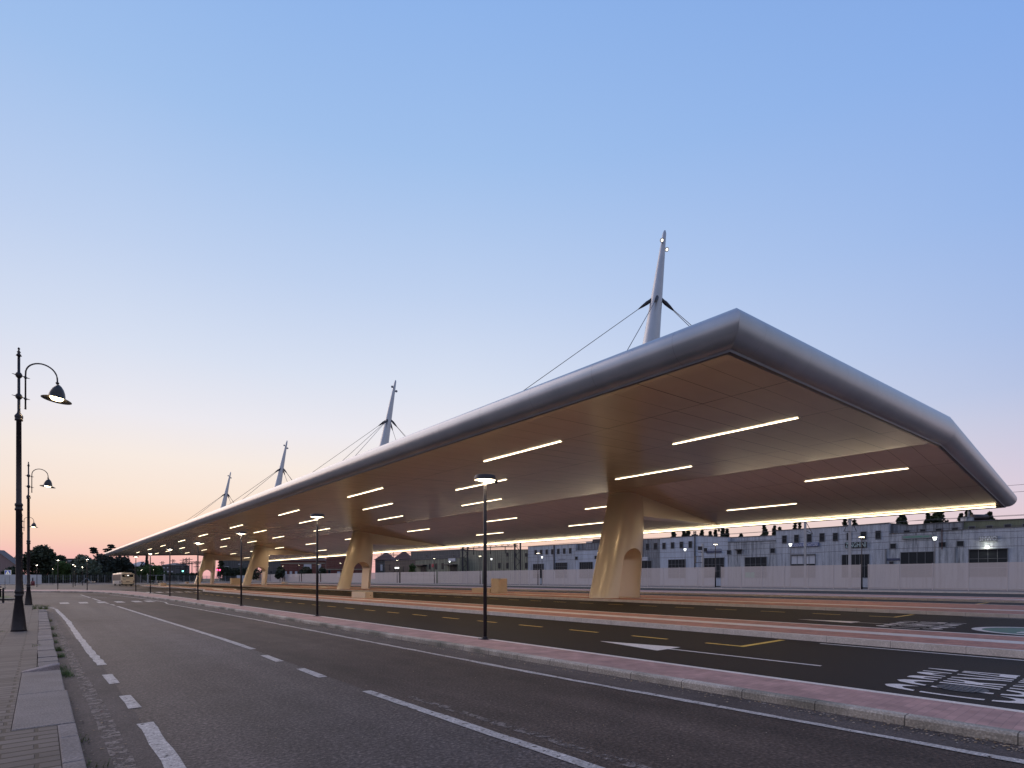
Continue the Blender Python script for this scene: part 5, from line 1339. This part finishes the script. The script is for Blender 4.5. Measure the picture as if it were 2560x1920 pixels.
tree('broadleaf_tree', 'green bushy tree right part behind the gate post', 396, 1413, 32, 215, LG, n=1300, size=.32, ybot=1447)
tree('broadleaf_tree', 'small tree at the far left edge behind the pink house', 6, 1390, 40, 280, LD, n=900, size=.4, ybot=1430)
tree('broadleaf_tree', 'low dark tree under the pink house gable', 30, 1422, 44, 180, LD, n=1400, size=.35, ybot=1450)
tree('hedge', 'dark scrub filling the ground below the big dark tree', 118, 1436, 110, 200, LD, 'hedge', n=2600, size=.35, ybot=1458, trunk=False, cat='hedge')
tree('hedge', 'low dark scrub bank behind the mesh fence left of the bus', 262, 1430, 110, 190, LD, 'hedge', n=2600, size=.35, ybot=1450, trunk=False, cat='hedge')
tree('hedge', 'dark scrub behind the gate and the mesh fence', 440, 1432, 120, 230, LD, 'hedge', n=2200, size=.4, ybot=1450, trunk=False, cat='hedge')
tree('broadleaf_tree', 'dark tree just right of the fourth pylon', 552, 1397, 20, 290, LD, n=800, size=.4, ybot=1440)
tree('hedge', 'dark trees behind the fence between third and fourth pylons', 600, 1415, 90, 300, LD, 'hedge', n=1800, size=.5, ybot=1450, trunk=False, cat='hedge')
tree('broadleaf_tree', 'dark bush left before the long brick building', 700, 1419, 26, 270, LD, n=900, size=.4, ybot=1445)
tree('broadleaf_tree', 'wide dark bush in the middle before the long brick building', 765, 1420, 34, 270, LD, n=1200, size=.4, ybot=1445)
tree('broadleaf_tree', 'dark bush at the right end of the long brick building', 806, 1420, 26, 265, LD, n=900, size=.4, ybot=1445)
tree('broadleaf_tree', 'round green tree between the brown shed and the olive workshop', 1031, 1407, 19, 190, LG, n=900, size=.28, ybot=1440)
pops = [(1685,1326,13,'narrow'),(1709,1326,12,'left one of a pair'),(1720,1324,14,'right one of a pair'),(1755,1326,11,'small'),(1776,1329,11,'short'),(1789,1325,10,'slim'),(1806,1316,15,'broad'),(1818,1322,9,'thin'),
        (1852,1336,14,'low'),(1910,1311,19,'tall'),(1936,1314,14,'full'),(1949,1318,10,'slight'),(1989,1304,12,'leafy'),(1999,1306,8,'spindly'),(2113,1296,18,'airy'),(2137,1298,16,'loose')]
where = ['rightmost of the first pylon', 'above the four-window workshop', 'above the four-window workshop', 'left of the signal post', 'above the tinsmith sign', 'right of the tinsmith sign', 'over the low streaked workshop', 'over the low streaked workshop',
         'far left of the small dark door', 'over the low streaked workshop roof', 'left of the eight-window workshop', 'left of the eight-window workshop', 'behind the first catenary mast', 'behind the first catenary mast', 'left of the second catenary mast', 'right of the second catenary mast']
for (x, y, w, ad), wh in zip(pops, where):
    tree('poplar_tree', f'{ad} poplar top rising behind the workshops, {wh}', x, y-2, w*1.4, 175, LD, 'poplar', n=700, size=.36, group='poplars behind the workshops', ybot=1368)
for x, y, w, lab in ((2254,1281,26,'tall poplar behind the workshop left end of the green lettering'),(2320,1284,16,'small dark tree left of the widest tree above the workshops'),(2345,1272,40,'widest dark tree above the green lettered workshop'),
                     (2402,1284,16,'left crown of the tree beside the roof chimney'),(2421,1272,28,'tall tree beside the roof chimney at right'),(2474,1281,32,'rounded tree above the green upper block')):
    tree('broadleaf_tree', lab, x, y-2, w*1.25, 165, LD, 'poplar', n=1300, size=.36, group='trees behind the right-hand workshops', ybot=1335)
# chimney and tanks on the right roof
p = D(2418,HPX,128); r = thing('roof_tank', 'dark tank with curved pale flue on the roof at right', 'tank', (p.x,p.y,0), -math.atan2(CB, CA))
zt = CAMZ+(HPX-1304)/FPX*128
mb = MB(); mb.box(-.9,.9,-.8,.8,zt-.5,zt+1.0); mb.build('housing', M['w_white2'], r)
mb = MB(); rs = [[(x, 1.0*math.cos(6.28*j/14), zt+.9+.75*math.sin(6.28*j/14)) for j in range(14)] for x in (1.0,4.2)]; mb.rings(rs); mb.build('tank', M['dark_metal'], r)
mb = MB(); mb.tube([(.3,0,zt+.9),(.35,0,zt+2.2),(.1,0,zt+2.9),(-.1,0,zt+3.1)], .22, 8); mb.build('flue', M['galv'], r)
